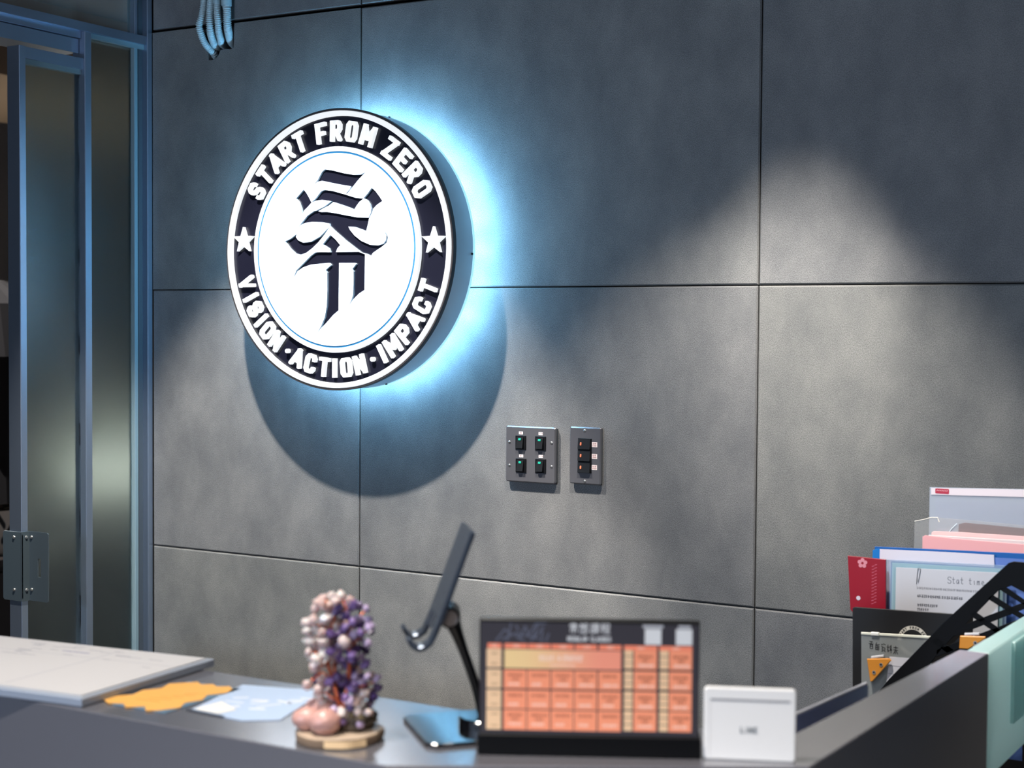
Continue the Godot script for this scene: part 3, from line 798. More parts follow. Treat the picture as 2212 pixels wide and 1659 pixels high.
func leaflets() -> void:
	var up := Transform3D(Basis(Vector3(1, 0, 0), Vector3(0, 0, -1), Vector3(0, 1, 0)), Vector3.ZERO)
	# yellow jagged leaflet on a slate card
	var o := Vector3(0.686, 1.1603, 1.325)
	var t := thing("leaflet", "slate card with a jagged golden yellow burst beside the white board", "leaflet", o)
	var st := S(); extrude(st, P2("-.028,-.066 .052,-.064 .050,.070 -.030,.066"), up, 0.0006); obj("card", st, mat(Color(0.34, 0.46, 0.55), 0.4), t)
	var p := PackedVector2Array()
	var base := P2("-.048,-.062 .044,-.060 .043,.065 -.029,.062")
	for i in 4:
		var a := base[i]; var b := base[(i + 1) % 4]
		for k in 6:
			var f := k / 6.0
			var out := Vector2((b - a).y, -(b - a).x).normalized()
			p.append(a.lerp(b, f) + out * (0.009 if k % 2 == 1 else -0.005) * rng.randf_range(0.5, 1.2))
	st = S(); extrude(st, p, Transform3D(up.basis, Vector3(0, 0.0007, 0)), 0.0006)
	obj("yellow_burst", st, mat(Color(0.84, 0.62, 0.31), 0.55), t)
	st = S(); for k in 5: stroke(st, Vector2(-0.02 + k * 0.008, -0.035 + k * 0.012), Vector2(0.012 + k * 0.005, -0.030 + k * 0.014), 0.0022, Transform3D(up.basis, Vector3(0, 0.0013, 0)), 0.0002)
	obj("print", st, mat(Color(0.80, 0.55, 0.25), 0.6), t)
	# pale blue leaflet with a cream panel
	o = Vector3(0.798, 1.1603, 1.285)
	t = thing("leaflet", "pale blue and white leaflet with a cream panel next to the crystal tree", "leaflet", o)
	st = S(); extrude(st, P2("-.045,-.078 .035,-.084 .070,-.060 .030,.075 -.075,.048"), up, 0.0006); obj("card", st, mat(Color(0.66, 0.73, 0.83), 0.4), t)
	st = S()
	for k in 12:
		var a := Vector2(rng.randf_range(-0.04, 0.03), rng.randf_range(-0.055, 0.045))
		stroke(st, a, a + Vector2.from_angle(rng.randf_range(-0.2, 1.2)) * rng.randf_range(0.012, 0.03), rng.randf_range(0.003, 0.007), Transform3D(up.basis, Vector3(0, 0.0006, 0)), 0.0002)
	obj("white_print", st, mat(Color(0.85, 0.85, 0.87), 0.4), t)
	st = S(); extrude(st, P2("-.043,-.074 -.006,-.076 .000,-.052 -.040,-.030"), Transform3D(up.basis, Vector3(0, 0.0009, 0)), 0.0003); obj("cream_panel", st, mat(Color(0.87, 0.85, 0.82), 0.5), t)
	st = S(); stroke(st, Vector2(-0.050, -0.079), Vector2(0.006, -0.082), 0.004, Transform3D(up.basis, Vector3(0, 0.0008, 0)), 0.0003); obj("dark_line", st, mat(Color(0.22, 0.25, 0.30), 0.5), t)


# ---------- crystal tree ----------
func chip_mesh(sd: int) -> SurfaceTool:
	var r := RandomNumberGenerator.new(); r.seed = sd
	var ph := (1.0 + sqrt(5.0)) / 2.0
	var v := []
	for q in [[-1, ph, 0], [1, ph, 0], [-1, -ph, 0], [1, -ph, 0], [0, -1, ph], [0, 1, ph], [0, -1, -ph], [0, 1, -ph], [ph, 0, -1], [ph, 0, 1], [-ph, 0, -1], [-ph, 0, 1]]:
		v.append(Vector3(q[0], q[1], q[2]).normalized() * r.randf_range(0.75, 1.12) * Vector3(1.0, 0.85, 0.75))
	var st := S()
	st.set_smooth_group(1 if sd % 2 == 0 else -1)
	for f in [[0, 11, 5], [0, 5, 1], [0, 1, 7], [0, 7, 10], [0, 10, 11], [1, 5, 9], [5, 11, 4], [11, 10, 2], [10, 7, 6], [7, 1, 8], [3, 9, 4], [3, 4, 2], [3, 2, 6], [3, 6, 8], [3, 8, 9], [4, 9, 5], [2, 4, 11], [6, 2, 10], [8, 6, 7], [9, 8, 1]]:
		tri(st, v[f[0]], v[f[1]], v[f[2]])
	st.generate_normals()
	return st

func pebble_mesh(sd: int, rough := 0.06) -> SurfaceTool:
	var f := FastNoiseLite.new(); f.seed = sd; f.frequency = 0.9
	var st := S(); st.set_smooth_group(1)
	var n := 14; var m := 20
	var at := func(i: int, k: int):
		var th := PI * i / n; var ph := TAU * (k % m) / m
		var d := Vector3(sin(th) * cos(ph), cos(th), sin(th) * sin(ph))
		return d * (1.0 + rough * 2.0 * f.get_noise_3dv(d * 1.6) + rough * f.get_noise_3dv(d * 6.0))
	for i in n:
		for k in m:
			quad(st, at.call(i, k), at.call(i, k + 1), at.call(i + 1, k + 1), at.call(i + 1, k))
	st.generate_normals()
	return st

func crystal_tree() -> void:
	var o := Vector3(0.9700, 1.1602, 1.3720)
	var t := thing("crystal_tree", "crystal chip tree of copper wire on a wood slice", "ornament", o)
	var right := Vector3(0.8476, 0, -0.5306); var near := Vector3(0.5306, 0, 0.8476)
	t.basis = Basis(right, Vector3.UP, near)
	# slice of wood with bark
	var wob := func(a): return 1.0 + 0.045 * sin(a * 2.0 + 0.6) + 0.02 * sin(a * 5.0) + 0.012 * sin(a * 11.0)
	var st := S()
	lathe(st, [Vector2(0.0, 0.0), Vector2(0.0435, 0.0), Vector2(0.0455, 0.003), Vector2(0.0455, 0.0085), Vector2(0.0445, 0.0105)], 44, wob)
	var bark := obj("wood_slice", st, M.get_or_add("wood_edge", mat(Color(0.46, 0.38, 0.31), 0.8)), t)
	st = S(); lathe(st, [Vector2(0.0445, 0.0105), Vector2(0.043, 0.0112), Vector2(0.0, 0.0112)], 44, wob); obj("cut_face", st, mat(Color(0.70, 0.62, 0.54), 0.45), bark)
	st = S()
	for k in 9:   # pale patch where the bark has come off
		var a0 := -1.85 + k * 0.11; var a1 := a0 + 0.115
		var v := func(a: float, y: float, r: float): return Vector3(cos(a) * r * wob.call(-a), y, -sin(a) * r * wob.call(-a))
		quad(st, v.call(a0, 0.002, 0.0462), v.call(a1, 0.002, 0.0462), v.call(a1, 0.0095, 0.0462), v.call(a0, 0.0095, 0.0462))
	obj("bare_patch", st, mat(Color(0.90, 0.76, 0.58), 0.7), bark)
	# pebbles and rough druzy
	var pink := mat(Color(0.74, 0.56, 0.52), 0.35); pink.clearcoat_enabled = true; pink.clearcoat = 0.4
	for q in [[-0.0335, 0.0235, 0.006, 0.0165, 0.0125, 0.013], [-0.0135, 0.0245, 0.022, 0.0170, 0.0140, 0.015], [-0.020, 0.034, -0.006, 0.0165, 0.0095, 0.012]]:
		var pb := obj("rose_pebble", pebble_mesh(3 + int(q[3] * 1e4), 0.05), pink, t, Vector3(q[0], q[1], q[2]))
		pb.scale = Vector3(q[3], q[4], q[5])
	var rock := obj("rough_rock", pebble_mesh(77, 0.28), mat(Color(0.30, 0.25, 0.20), 0.75), t, Vector3(0.013, 0.022, 0.002))
	rock.scale = Vector3(0.024, 0.0150, 0.020)
	for k in 26:
		var a := rng.randf() * TAU; var e := rng.randf_range(0.1, 1.3)
		var c := obj("rock_grain", M.get_or_add("grain_mesh", chip_mesh(5).commit()), [mat(Color(0.50, 0.43, 0.30), 0.5), mat(Color(0.22, 0.18, 0.16), 0.5)][k % 2] if k < 2 else M["grain_%d" % (k % 2)], t)
		if k < 2: M["grain_%d" % k] = c.material_override
		c.position = Vector3(0.013, 0.020, 0.002) + Vector3(cos(a) * cos(e) * 0.023, sin(e) * 0.0145, sin(a) * cos(e) * 0.019)
		c.scale = Vector3.ONE * rng.randf_range(0.0025, 0.0045)
	# copper wires, millimetres in the plane across the line of sight
	var copper := mat(Color(0.78, 0.38, 0.22), 0.38, 0.55)
	var px := func(x: float, y: float, z: float): return Vector3((640 + x / 4.366 - 732) / 2019.0, (1597 - 1260 - y / 4.366) / 2019.0, z)
	for w in [["430,1290 400,1100 350,920 305,760 300,640", 3.4, 8], ["440,1290 450,1120 485,930 500,760 500,560 495,420", 3.4, 10], ["430,1250 380,1000 330,560 320,440 380,250", 2.6, 4], ["300,640 230,630 160,640", 1.8, 10],
			["350,930 260,820 200,860 150,900", 1.8, 8], ["485,930 600,960 720,930", 1.8, 4], ["500,600 570,520 650,440", 1.8, 6], ["430,1100 350,1050 250,1000", 1.6, 12], ["500,450 560,340 640,260", 1.6, 0], ["320,440 240,380 150,400", 1.6, 6],
			["460,1100 580,1080 660,1130", 1.6, 2], ["400,250 300,180 250,150", 1.5, 3], ["495,420 470,250 430,160", 1.5, 2]]:
		var p := P2(w[0]); var pts := []
		for k in p.size():
			pts.append(px.call(p[k].x, p[k].y, w[2] * 0.001 + (0.003 * sin(k * 2.1))))
		st = S(); tube(st, smooth(pts, 5), w[1] * 0.0006, 8); obj("copper_wire", st, copper, t)
	# chips of stone: rose quartz to one side, amethyst to the other
	var quartz := []; var ame := []
	for i in 3:
		var m := mat([Color(0.80, 0.71, 0.69), Color(0.76, 0.66, 0.64), Color(0.82, 0.77, 0.75)][i], 0.2); m.subsurf_scatter_enabled = true; m.subsurf_scatter_strength = 0.25; quartz.append(m)
		m = mat([Color(0.44, 0.34, 0.54), Color(0.28, 0.19, 0.38), Color(0.66, 0.58, 0.70)][i], 0.14); m.clearcoat_enabled = true; m.clearcoat = 0.6; ame.append(m)
	var meshes := []
	for i in 5: meshes.append(chip_mesh(11 + i).commit())
	var rows := [[140, 225, 520], [185, 210, 560], [240, 160, 670], [310, 155, 690], [390, 85, 705], [455, 90, 700], [520, 110, 690], [590, 240, 670], [640, 100, 660], [700, 130, 300], [690, 340, 620], [760, 160, 260], [770, 370, 660], [840, 380, 690], [890, 210, 690], [930, 90, 750], [985, 210, 770],
		[1040, 200, 740], [1090, 230, 700], [1140, 290, 700], [1190, 340, 690], [1240, 350, 650], [1290, 430, 620]]
	var left: int = 0
	for q in rows:
		var n := maxi(3, int((q[2] - q[1]) / 68.0)) + (1 if q[0] < 620 else 0)
		for k in n:
			var x: float = lerpf(q[1] + 14, q[2] - 14, (k + 0.5 + rng.randf_range(-0.35, 0.35)) / n) if k > 0 and k < n - 1 else (q[1] + 16.0 if k == 0 else q[2] - 16.0)
			var y: float = q[0] + rng.randf_range(-22, 26)
			var side: float = (x - 345.0) / 200.0 + (y - 600.0) / 900.0
			var is_ame := rng.randf() < clampf(0.5 + side * 0.75, 0.03, 0.93)
			if y > 1000 and rng.randf() < 0.25: is_ame = false
			var c := obj("stone_chip", meshes[rng.randi() % 5], (ame if is_ame else quartz)[rng.randi() % 3], t, px.call(x, y, rng.randf_range(-0.016, 0.020)))
			c.rotation = Vector3(rng.randf() * TAU, rng.randf() * TAU, rng.randf() * TAU)
			c.scale = Vector3.ONE * rng.randf_range(0.0064, 0.0088) * (1.15 if not is_ame else 1.0)
			left += 1


# ---------- phone stand ----------
func phone_stand() -> void:
	var t := thing("phone_stand", "black folding phone stand with two hooks and a steel pivot", "phone stand", Vector3(1.06, 1.1602, 1.277))
	var r := Vector3(0.8476, 0, -0.5306); var n := Vector3(0.5306, 0, 0.8476)   # across the sight, towards the viewer
	t.basis = Basis(r, Vector3.UP, n)
	var to_local := func(x: float, y: float, z: float): return t.basis.inverse() * Vector3(x - 1.06, y - 1.16, z - 1.277)
	var up := Basis(Vector3(1, 0, 0), Vector3(0, 0, -1), Vector3(0, 1, 0))
	var L: Vector3 = to_local.call(0.976, 1.16, 1.268); var F: Vector3 = to_local.call(1.070, 1.16, 1.356)
	var mid := (L + F) / 2.0; var e := (F - L).normalized(); var g := Vector3(e.z, 0, -e.x)
	if (g.x < 0): g = -g
	var ang := atan2(-e.z, e.x)
	var st := S(); extrude(st, round_rect(-0.0645, -0.0505, 0.0645, 0.0505, 0.014), Transform3D(Basis(Vector3.UP, ang) * up, mid + g * 0.052), 0.0045, 0.001)
	obj("base_plate", st, M.black_gloss, t)
	var foot: Vector3 = to_local.call(1.080, 1.16, 1.257)
	st = S(); lathe(st, [Vector2(0.028, 0.0), Vector2(0.028, 0.009), Vector2(0.026, 0.011), Vector2(0.0, 0.011)], 32)
	obj("swivel_foot", st, M.black_gloss, t, foot + Vector3(0, 0.0045, 0))
	var piv := Vector3(-0.0100, 0.1285, 0.010)
	st = S(); tube(st, smooth([foot + Vector3(0, 0.012, 0), foot.lerp(piv, 0.35) + Vector3(0.004, 0.004, 0), foot.lerp(piv, 0.75) + Vector3(0.002, 0.002, 0), piv], 5), [0.0062, 0.006, 0.0058, 0.0055, 0.0053, 0.0052, 0.0052, 0.0052, 0.0053, 0.0055, 0.006, 0.0066, 0.0075, 0.0085, 0.0095, 0.0105], 16)
	obj("arm", st, M.black, t)
	st = S(); extrude(st, disc(0.0115, 32), Transform3D(Basis(), piv + Vector3(0, 0, -0.022)), 0.039, 0.001, true)
	var knuckle := obj("pivot", st, M.black, t)
	st = S(); extrude(st, disc(0.0088, 32), Transform3D(Basis(), piv + Vector3(0, 0, 0.0165)), 0.002, 0.0006)
	obj("pivot_cap", st, mat(Color(0.72, 0.68, 0.66), 0.35, 0.35), knuckle)
	# cradle: a plate seen edge on, swept along the width w
	var w := Vector3(-0.0105, 0.0, -0.085)   # from the near edge to the far edge
	var prof := P2(".0172,.2215 .0005,.1750 -.0165,.1270 -.0228,.1122 -.0276,.1023 -.0359,.0965 -.0432,.0950 -.0506,.0992 -.0555,.1070")
	var off := func(p: PackedVector2Array, d: float):
		var q := PackedVector2Array()
		for i in p.size():
			var s := (p[mini(i + 1, p.size() - 1)] - p[maxi(i - 1, 0)]).normalized()
			q.append(p[i] + Vector2(s.y, -s.x) * d)
		return q
	var strip := func(st2: SurfaceTool, from: int, to: int, a: float, b: float, thick: float):
		var p := PackedVector2Array()
		for i in range(from, to + 1): p.append(prof[i])
		var q: PackedVector2Array = off.call(p, -thick)
		q.reverse()
		var poly := p.duplicate(); poly.append_array(q)
		var z := Vector3(0, 0, 0.0425) + w * b
		extrude(st2, poly, Transform3D(Basis(Vector3(1, 0, 0), Vector3(0, 1, 0), -w.normalized()), z), w.length() * (b - a), 0.0009, true)
	var metal := mat(Color(0.27, 0.30, 0.35), 0.26, 0.5)
	st = S(); strip.call(st, 0, 2, 0.0, 1.0, -0.0055); var plate := obj("cradle_plate", st, metal, t)
	st = S(); strip.call(st, 2, 8, 0.0, 0.24, -0.0055); obj("hook", st, metal, plate)
	st = S(); strip.call(st, 2, 8, 0.76, 1.0, -0.0055); obj("hook", st, metal, plate)
	st = S()
	var pad := P2("-.0105,.1462 -.0165,.1270 -.0228,.1122 -.0262,.1138 -.0200,.1290 -.0140,.1478")
	extrude(st, pad, Transform3D(Basis(Vector3(1, 0, 0), Vector3(0, 1, 0), -w.normalized()), Vector3(-0.0003, 0, 0.0425) + w), w.length(), 0.0008, true)
	obj("rest_pad", st, mat(Color(0.26, 0.28, 0.32), 0.35, 0.4), plate)


# ---------- timetable display ----------
func timetable() -> void:
	var o := Vector3(1.126, 1.1602, 1.344)
	var e := Vector3(0.8873, 0, -0.4612); var n := Vector3(0.4612, 0, 0.8873)
	var t := thing("timetable_stand", "black stand with an orange class timetable on the desk corner", "display", o)
	t.basis = Basis(e, Vector3.UP, n)
	var st := S(); box(st, Vector3(0.0005, 0.018, -0.010), Vector3(0.2258, 0.1413, -0.0015), 0.002); obj("frame", st, M.black, t)
	st = S(); extrude(st, round_rect(-0.0008, 0.0, 0.2285, 0.0218, 0.003), Transform3D(Basis(), Vector3(0, 0, -0.034)), 0.036, 0.0012, true); obj("base_block", st, M.black_plastic, t)
	var im := blank(1024, 536, Color(0.235, 0.22, 0.245))
	# measured on the photograph: 1383 by 668 units
	var k := 1024.0 / 1383.0
	var Y := func(y: float): return (y - 152.0) * 536.0 / 690.0
	var X := func(x: float): return (x - 105.0) * k
	var org := Color(0.97, 0.60, 0.46); var peach := Color(0.93, 0.78, 0.62); var head := Color(0.97, 0.55, 0.43)
	var grey := Color(0.36, 0.37, 0.43)
	for s in ["205,270 260,200 300,235;300,165 275,270;330,175 345,205;350,260 390,180 410,235 460,160;430,270 470,165 520,160;450,245 505,185;490,275 500,210;540,225 520,270;240,262 330,225 470,255;330,240 380,270"]:
		for line in s.split(";"):
			var p := P2(line)
			for i in p.size() - 1: dot_line(im, Vector2(X.call(p[i].x), Y.call(p[i].y - 5)), Vector2(X.call(p[i + 1].x), Y.call(p[i + 1].y - 5)), 8, grey)
	var pale := Color(0.87, 0.87, 0.87)
	for i in 4: draw_lines(im, HANZI[i], Vector2(X.call(668 + i * 67.0), Y.call(150)), Vector2(4.3, 4.9), 4.6, pale)
	write(im, "REGULAR CLASSES", Vector2(X.call(660), Y.call(236)), Vector2(9.5, 19), 13.7, 4.2, pale)
	# the two pale cards at the top (their codes are left out)
	for c in [[1140, 1230, 0], [1345, 1440, 1]]:
		fill(im, X.call(c[0] + (10 if c[2] == 0 else 0)), Y.call(180), 104 * k, 76, pale)
		fill(im, X.call(c[0] - (5 if c[2] == 0 else -15)), Y.call(156), (132 if c[2] == 0 else 80) * k, 14, Color(0.72, 0.72, 0.74))
	for c in [[150, 240], [258, 405], [410, 553], [558, 700], [710, 848], [860, 1003], [1020, 1228], [1243, 1450]]:
		fill(im, X.call(c[0]), Y.call(284), (c[1] - c[0]) * k, 24, head)
		smudge(im, X.call((c[0] + c[1]) / 2.0 - 20), Y.call(292), 40 * k, 10, Color(1.0, 0.85, 0.78))
	for c in [[318, 436], [446, 562], [572, 688], [694, 820]]:
		fill(im, X.call(145), Y.call(c[0]), 95 * k, (c[1] - c[0]) * 536 / 690.0, peach)
		smudge(im, X.call(175), Y.call(c[0] + 22), 40 * k, 9, Color(0.62, 0.48, 0.36)); smudge(im, X.call(175), Y.call(c[1] - 32), 40 * k, 9, Color(0.62, 0.48, 0.36))
		for u in [[1022, 1075, 1082, 1228], [1245, 1300, 1305, 1450]]:
			for j in 3: fill(im, X.call(u[0]), Y.call(lerpf(c[0], c[1], j / 3.0) - 4), (u[1] - u[0]) * k, (c[1] - c[0]) / 3.0 * 0.72, peach)
			fill(im, X.call(u[2]), Y.call(c[0] - 4), (u[3] - u[2]) * k, (c[1] - c[0]) * 536 / 690.0, org)
			smudge(im, X.call(u[2] + 25), Y.call(c[0] + 26), 95 * k, 13, Color(0.55, 0.30, 0.22)); smudge(im, X.call(u[2] + 55), Y.call(c[0] + 50), 38 * k, 13, Color(0.55, 0.32, 0.24))
			smudge(im, X.call(u[2] + 28), Y.call(c[0] + 80), 90 * k, 15, Color(1.0, 0.86, 0.80))
	for r in [[446, 562], [572, 688], [694, 820]]:
		for c in [[255, 400], [406, 552], [558, 700], [706, 850], [857, 1003]]:
			fill(im, X.call(c[0]), Y.call(r[0]), (c[1] - c[0]) * k, (r[1] - r[0]) * 536 / 690.0, org)
			smudge(im, X.call(c[0] + 26), Y.call(r[0] + 24), 92 * k, 13, Color(0.60, 0.32, 0.24))
			if rng.randf() < 0.6: smudge(im, X.call(c[0] + 52), Y.call(r[0] + 50), 42 * k, 12, Color(0.60, 0.34, 0.26))
			smudge(im, X.call(c[0] + 28), Y.call(r[0] + 80), rng.randf_range(50, 92) * k, 14, Color(1.0, 0.86, 0.80))
	for x in range(int(X.call(258)), int(X.call(1001))):
		fill(im, x, Y.call(320), 1, 118 * 536 / 690.0, Color(0.94, 0.80, 0.58).lerp(Color(0.96, 0.60, 0.50), smoothstep(0.1, 0.9, (x - X.call(258)) / (743.0 * k))))
	for i in 5: smudge(im, X.call(478 + i * 58), Y.call(352), 48 * k, 28, Color(0.98, 0.84, 0.77))
	smudge(im, X.call(550), Y.call(405), 150 * k, 12, Color(0.98, 0.80, 0.72))
	obj("timetable_print", sheet(Vector3(0.0018, 0.0222, -0.0012), Vector3(0.2245, 0.0222, -0.0012), Vector3(0.2245, 0.1372, -0.0012), Vector3(0.0018, 0.1372, -0.0012)), printed(im, 0.35), t)


func small_card() -> void:
	var e := Vector3(0.9209, 0, -0.3898); var n := Vector3(0.3898, 0, 0.9209)
	var t := thing("card_stand", "small white rounded card stand at the desk corner beside the timetable", "card stand", Vector3(1.331, 1.1602, 1.237))
	t.basis = Basis(e, Vector3.UP, n)
	var st := S(); extrude(st, round_rect(-0.0005, 0.0, 0.0922, 0.0745, 0.0042), Transform3D(Basis(), Vector3(0, 0, -0.006)), 0.006, 0.0012, true); obj("plate", st, M.white_acrylic, t)
	st = S(); box(st, Vector3(0.015, 0.0, -0.030), Vector3(0.078, 0.006, -0.0055), 0.001); obj("foot", st, M.white_acrylic, t)
	st = S(); box(st, Vector3(0.0060, 0.0608, -0.0003), Vector3(0.0862, 0.0630, 0.0003), 0.0002); obj("slot_line", st, mat(Color(0.50, 0.50, 0.52), 0.6), t)
	st = S(); box(st, Vector3(0.0058, 0.0035, -0.0003), Vector3(0.0062, 0.060, 0.0001)); obj("card_edge", st, mat(Color(0.70, 0.68, 0.68), 0.6), t)
	var dark := mat(Color(0.28, 0.33, 0.37), 0.6)
	for i in 4:
		st = letter_mesh("LINE"[i], Vector2(0.0038 if i != 1 else 0.0010, 0.0062), 0.0011, 0.0003)
		obj("letter", st, dark, t, Vector3(0.0385 + [0.0, 0.0042, 0.0082, 0.0132][i], 0.0315, 0.0))


# ---------- files ----------
func slab(p: PackedVector2Array, z0: float, h: float, b := 0.0) -> SurfaceTool:
	var st := S()
	extrude(st, p, Transform3D(Basis(), Vector3(0, 0, z0)), h, b)
	return st

func files() -> void:
	var base := 0.8905
	# lattice holder: near panel with a slanting edge, back panel, floor
	var h := thing("magazine_holder", "black plastic lattice file holder with a slanting edge behind the glass", "file holder", Vector3(1.30, base, 0.2))
	var w := Vector2(1.30, base)
	var loc := func(text: String):
		var q := P2(text)
		for i in q.size(): q[i] -= w
		return q
	var st := S()
	var zn := Transform3D(Basis(), Vector3(0, 0, 0.033))
	# the solid band along the slanting edge and round the panel
	extrude(st, loc.call("1.1215,.8905 1.1700,.8905 1.318,1.098 1.343,1.127 1.399,1.193 1.419,1.203 1.4405,1.1935 1.4405,1.241 1.422,1.241 1.414,1.238 1.316,1.135 1.229,1.033"), zn, 0.003, 0.0006)
	for q in ["1.4105,1.2000 1.4405,1.1815 1.4405,1.1735 1.4000,1.1960", "1.3620,1.1580 1.4405,1.1105 1.4405,1.1010 1.3560,1.1500", "1.3900,1.1860 1.4405,1.1580 1.4405,1.1490 1.3830,1.1790",
			"1.3300,1.1260 1.4405,1.1800 1.4405,1.1690 1.3330,1.1140", "1.3050,1.0900 1.4405,1.1560 1.4405,1.1450 1.3050,1.0780", "1.3050,1.1100 1.4000,1.0500 1.4000,1.0400 1.2950,1.1020", "1.2800,1.0500 1.4405,1.1270 1.4405,1.1170 1.2700,1.0330",
			"1.2500,1.0150 1.4405,1.1010 1.4405,1.0900 1.2300,.9950"]:
		extrude(st, loc.call(q), zn, 0.003, 0.0005)
	extrude(st, loc.call("1.17,.8905 1.4405,.8905 1.4405,.9300 1.19,.9300"), zn, 0.003)
	obj("lattice_panel", st, M.black_plastic, h)
	st = S(); box(st, Vector3(-0.17, 0.0, -0.165), Vector3(0.14, 0.004, 0.036)); obj("floor_plate", st, M.black_plastic, h)
	st = S(); box(st, Vector3(0.1405, 0.0, -0.165), Vector3(0.1435, 0.33, 0.036)); obj("back_panel", st, M.black_plastic, h)
	var y0 := base + 0.0045
	var file := func(called: String, label: String, category: String, pts: String, z: float, th: float, m: Material, parts := []):
		var q := P2(pts)
		var at := Vector3(q[0].x, y0, z)
		var t := thing(called, label, category, at)
		for i in q.size(): q[i] -= Vector2(at.x, at.y)
		obj("cover", slab(q, 0.0, th, minf(0.0004, th * 0.3)), m, t)
		for p in parts:
			var r := P2(p[1])
			for i in r.size(): r[i] -= Vector2(at.x, at.y)
			obj(p[0], slab(r, p[2] - z, p[3]), p[4], t)
		return t
	# zip wallet at the back
	var film := clear(Color(0.80, 0.84, 0.90, 0.45), 0.3)
	var band := mat(Color(0.92, 0.88, 0.90), 0.5)
	var z1: Node3D = file.call("zip_wallet", "large clear zip wallet with a white top band, tallest in the holder", "wallet", "1.2425,.895 1.43,.895 1.43,1.338 1.2425,1.331", 0.058, 0.0015, film, [["top_band", "1.2455,1.3185 1.43,1.3250 1.43,1.3375 1.2450,1.3300", 0.0598, 0.0006, band], ["paper_insert", "1.252,.90 1.43,.90 1.43,1.315 1.252,1.3085", 0.0584, 0.0008, clear(Color(0.75, 0.76, 0.82, 0.55), 0.6)]])
	var logo := mat(Color(0.72, 0.18, 0.27), 0.5)
	var lg := obj("red_logo", slab(round_rect(0.0100, 0.4262, 0.0333, 0.4347, 0.0015, 3), 0.0025, 0.0002), logo, z1)
	st = S()
	for i in 7: stroke(st, Vector2(0.0125 + i * 0.0028, 0.4308), Vector2(0.0140 + i * 0.0028, 0.4322), 0.0009, Transform3D(Basis(), Vector3(0, 0, 0.0027)), 0.0001)
	obj("logo_print", st, mat(Color(0.93, 0.75, 0.78), 0.5), lg)
	# crinkled clear sleeve
	var sleeve := clear(Color(0.86, 0.86, 0.85, 0.16), 0.2)
	var s1: Node3D = file.call("clear_sleeve", "crinkled clear plastic sleeve behind the pink folders", "sleeve", "1.2215,.895 1.42,.895 1.42,1.279 1.330,1.2815 1.262,1.2825 1.252,1.2818 1.236,1.2765 1.2235,1.2738", 0.080, 0.0012, sleeve, [["brown_insert", "1.292,.90 1.42,.90 1.42,1.274 1.308,1.277 1.298,1.2735", 0.0803, 0.0006, mat(Color(0.55, 0.46, 0.46), 0.6)]])
	st = S(); tube(st, [Vector3(0.002, 0.3785, 0.0006), Vector3(0.0145, 0.3815, 0.0008), Vector3(0.0305, 0.3868, 0.0006), Vector3(0.0405, 0.3874, 0.0006), Vector3(0.044, 0.380, 0.0008)], 0.0009, 6); obj("creased_edge", st, mat(Color(0.95, 0.93, 0.88), 0.15), s1)
	st = S(); tube(st, [Vector3(0.060, 0.362, 0.0012), Vector3(0.066, 0.371, 0.0016), Vector3(0.074, 0.3795, 0.0012)], 0.0011, 6); obj("crease", st, mat(Color(0.85, 0.90, 0.93), 0.15), s1)
	# two pink folders
	var pink := mat(Color(0.97, 0.70, 0.70), 0.55)
	file.call("pink_folder", "pale pink card folder with a rounded tab, the rear one of two", "folder", "1.257,.895 1.42,.895 1.42,1.2640 1.300,1.2630 1.2615,1.2615 1.258,1.2590", 0.100, 0.0010, mat(Color(0.98, 0.80, 0.79), 0.55))
	file.call("paper_bundle", "bundle of pale papers between the two pink folders", "paper", "1.254,.895 1.42,.895 1.42,1.2575 1.255,1.2555", 0.106, 0.003, mat(Color(0.87, 0.83, 0.83), 0.7))
	file.call("pink_folder", "rosy pink card folder in front of the pale one", "folder", "1.2475,.895 1.42,.895 1.42,1.2530 1.300,1.2540 1.2520,1.2560 1.2478,1.2530", 0.118, 0.0010, pink)
	# blue folder with a white sheet in it
	var blue := mat(Color(0.03, 0.36, 0.66), 0.4)
	file.call("blue_folder", "bright blue plastic folder with a white translucent sheet in front", "folder", "1.1750,.895 1.43,.895 1.43,1.2435 1.300,1.2395 1.1770,1.2352", 0.152, 0.0012, blue, [["spine", "1.1750,.895 1.1870,.895 1.1880,1.2340 1.1760,1.2300", 0.158, 0.003, mat(Color(0.05, 0.47, 0.78), 0.35)], ["white_sheet", "1.1890,.895 1.3765,.895 1.3765,1.2245 1.3755,1.2385 1.300,1.2370 1.1890,1.2330", 0.163, 0.0012, mat(Color(0.88, 0.86, 0.90), 0.45)], ["violet_sheet", "1.3767,.895 1.4300,.895 1.4300,1.2350 1.3767,1.2340", 0.160, 0.0010, mat(Color(0.38, 0.50, 0.78), 0.4)]])
	# red booklet
	var red := mat(Color(0.58, 0.02, 0.12), 0.35)
	var rb: Node3D = file.call("red_booklet", "crimson booklet with a pale blossom mark at the edge of the files", "booklet", "1.1490,1.1320 1.1800,1.1000 1.1800,.895 1.2130,.895 1.2075,1.2205 1.1430,1.2215", 0.188, 0.004, red)
	st = S()
	for i in 5: extrude(st, disc(0.0034, 10, Vector2.from_angle(TAU * i / 5 + 0.3) * 0.0052), Transform3D(Basis(), Vector3(0.0195, 0.3165, 0.0041)), 0.0002)
	obj("blossom_mark", st, mat(Color(0.86, 0.55, 0.60), 0.5), rb)
	st = S()
	for i in 26: stroke(st, Vector2(0.0360 + (i % 2) * 0.0045, 0.250 + i * 0.0026), Vector2(0.0392 + (i % 2) * 0.0045, 0.2512 + i * 0.0026), 0.0010, Transform3D(Basis(), Vector3(0, 0, 0.0041)), 0.0001)
	obj("pale_print", st, mat(Color(0.80, 0.38, 0.46), 0.5), rb)
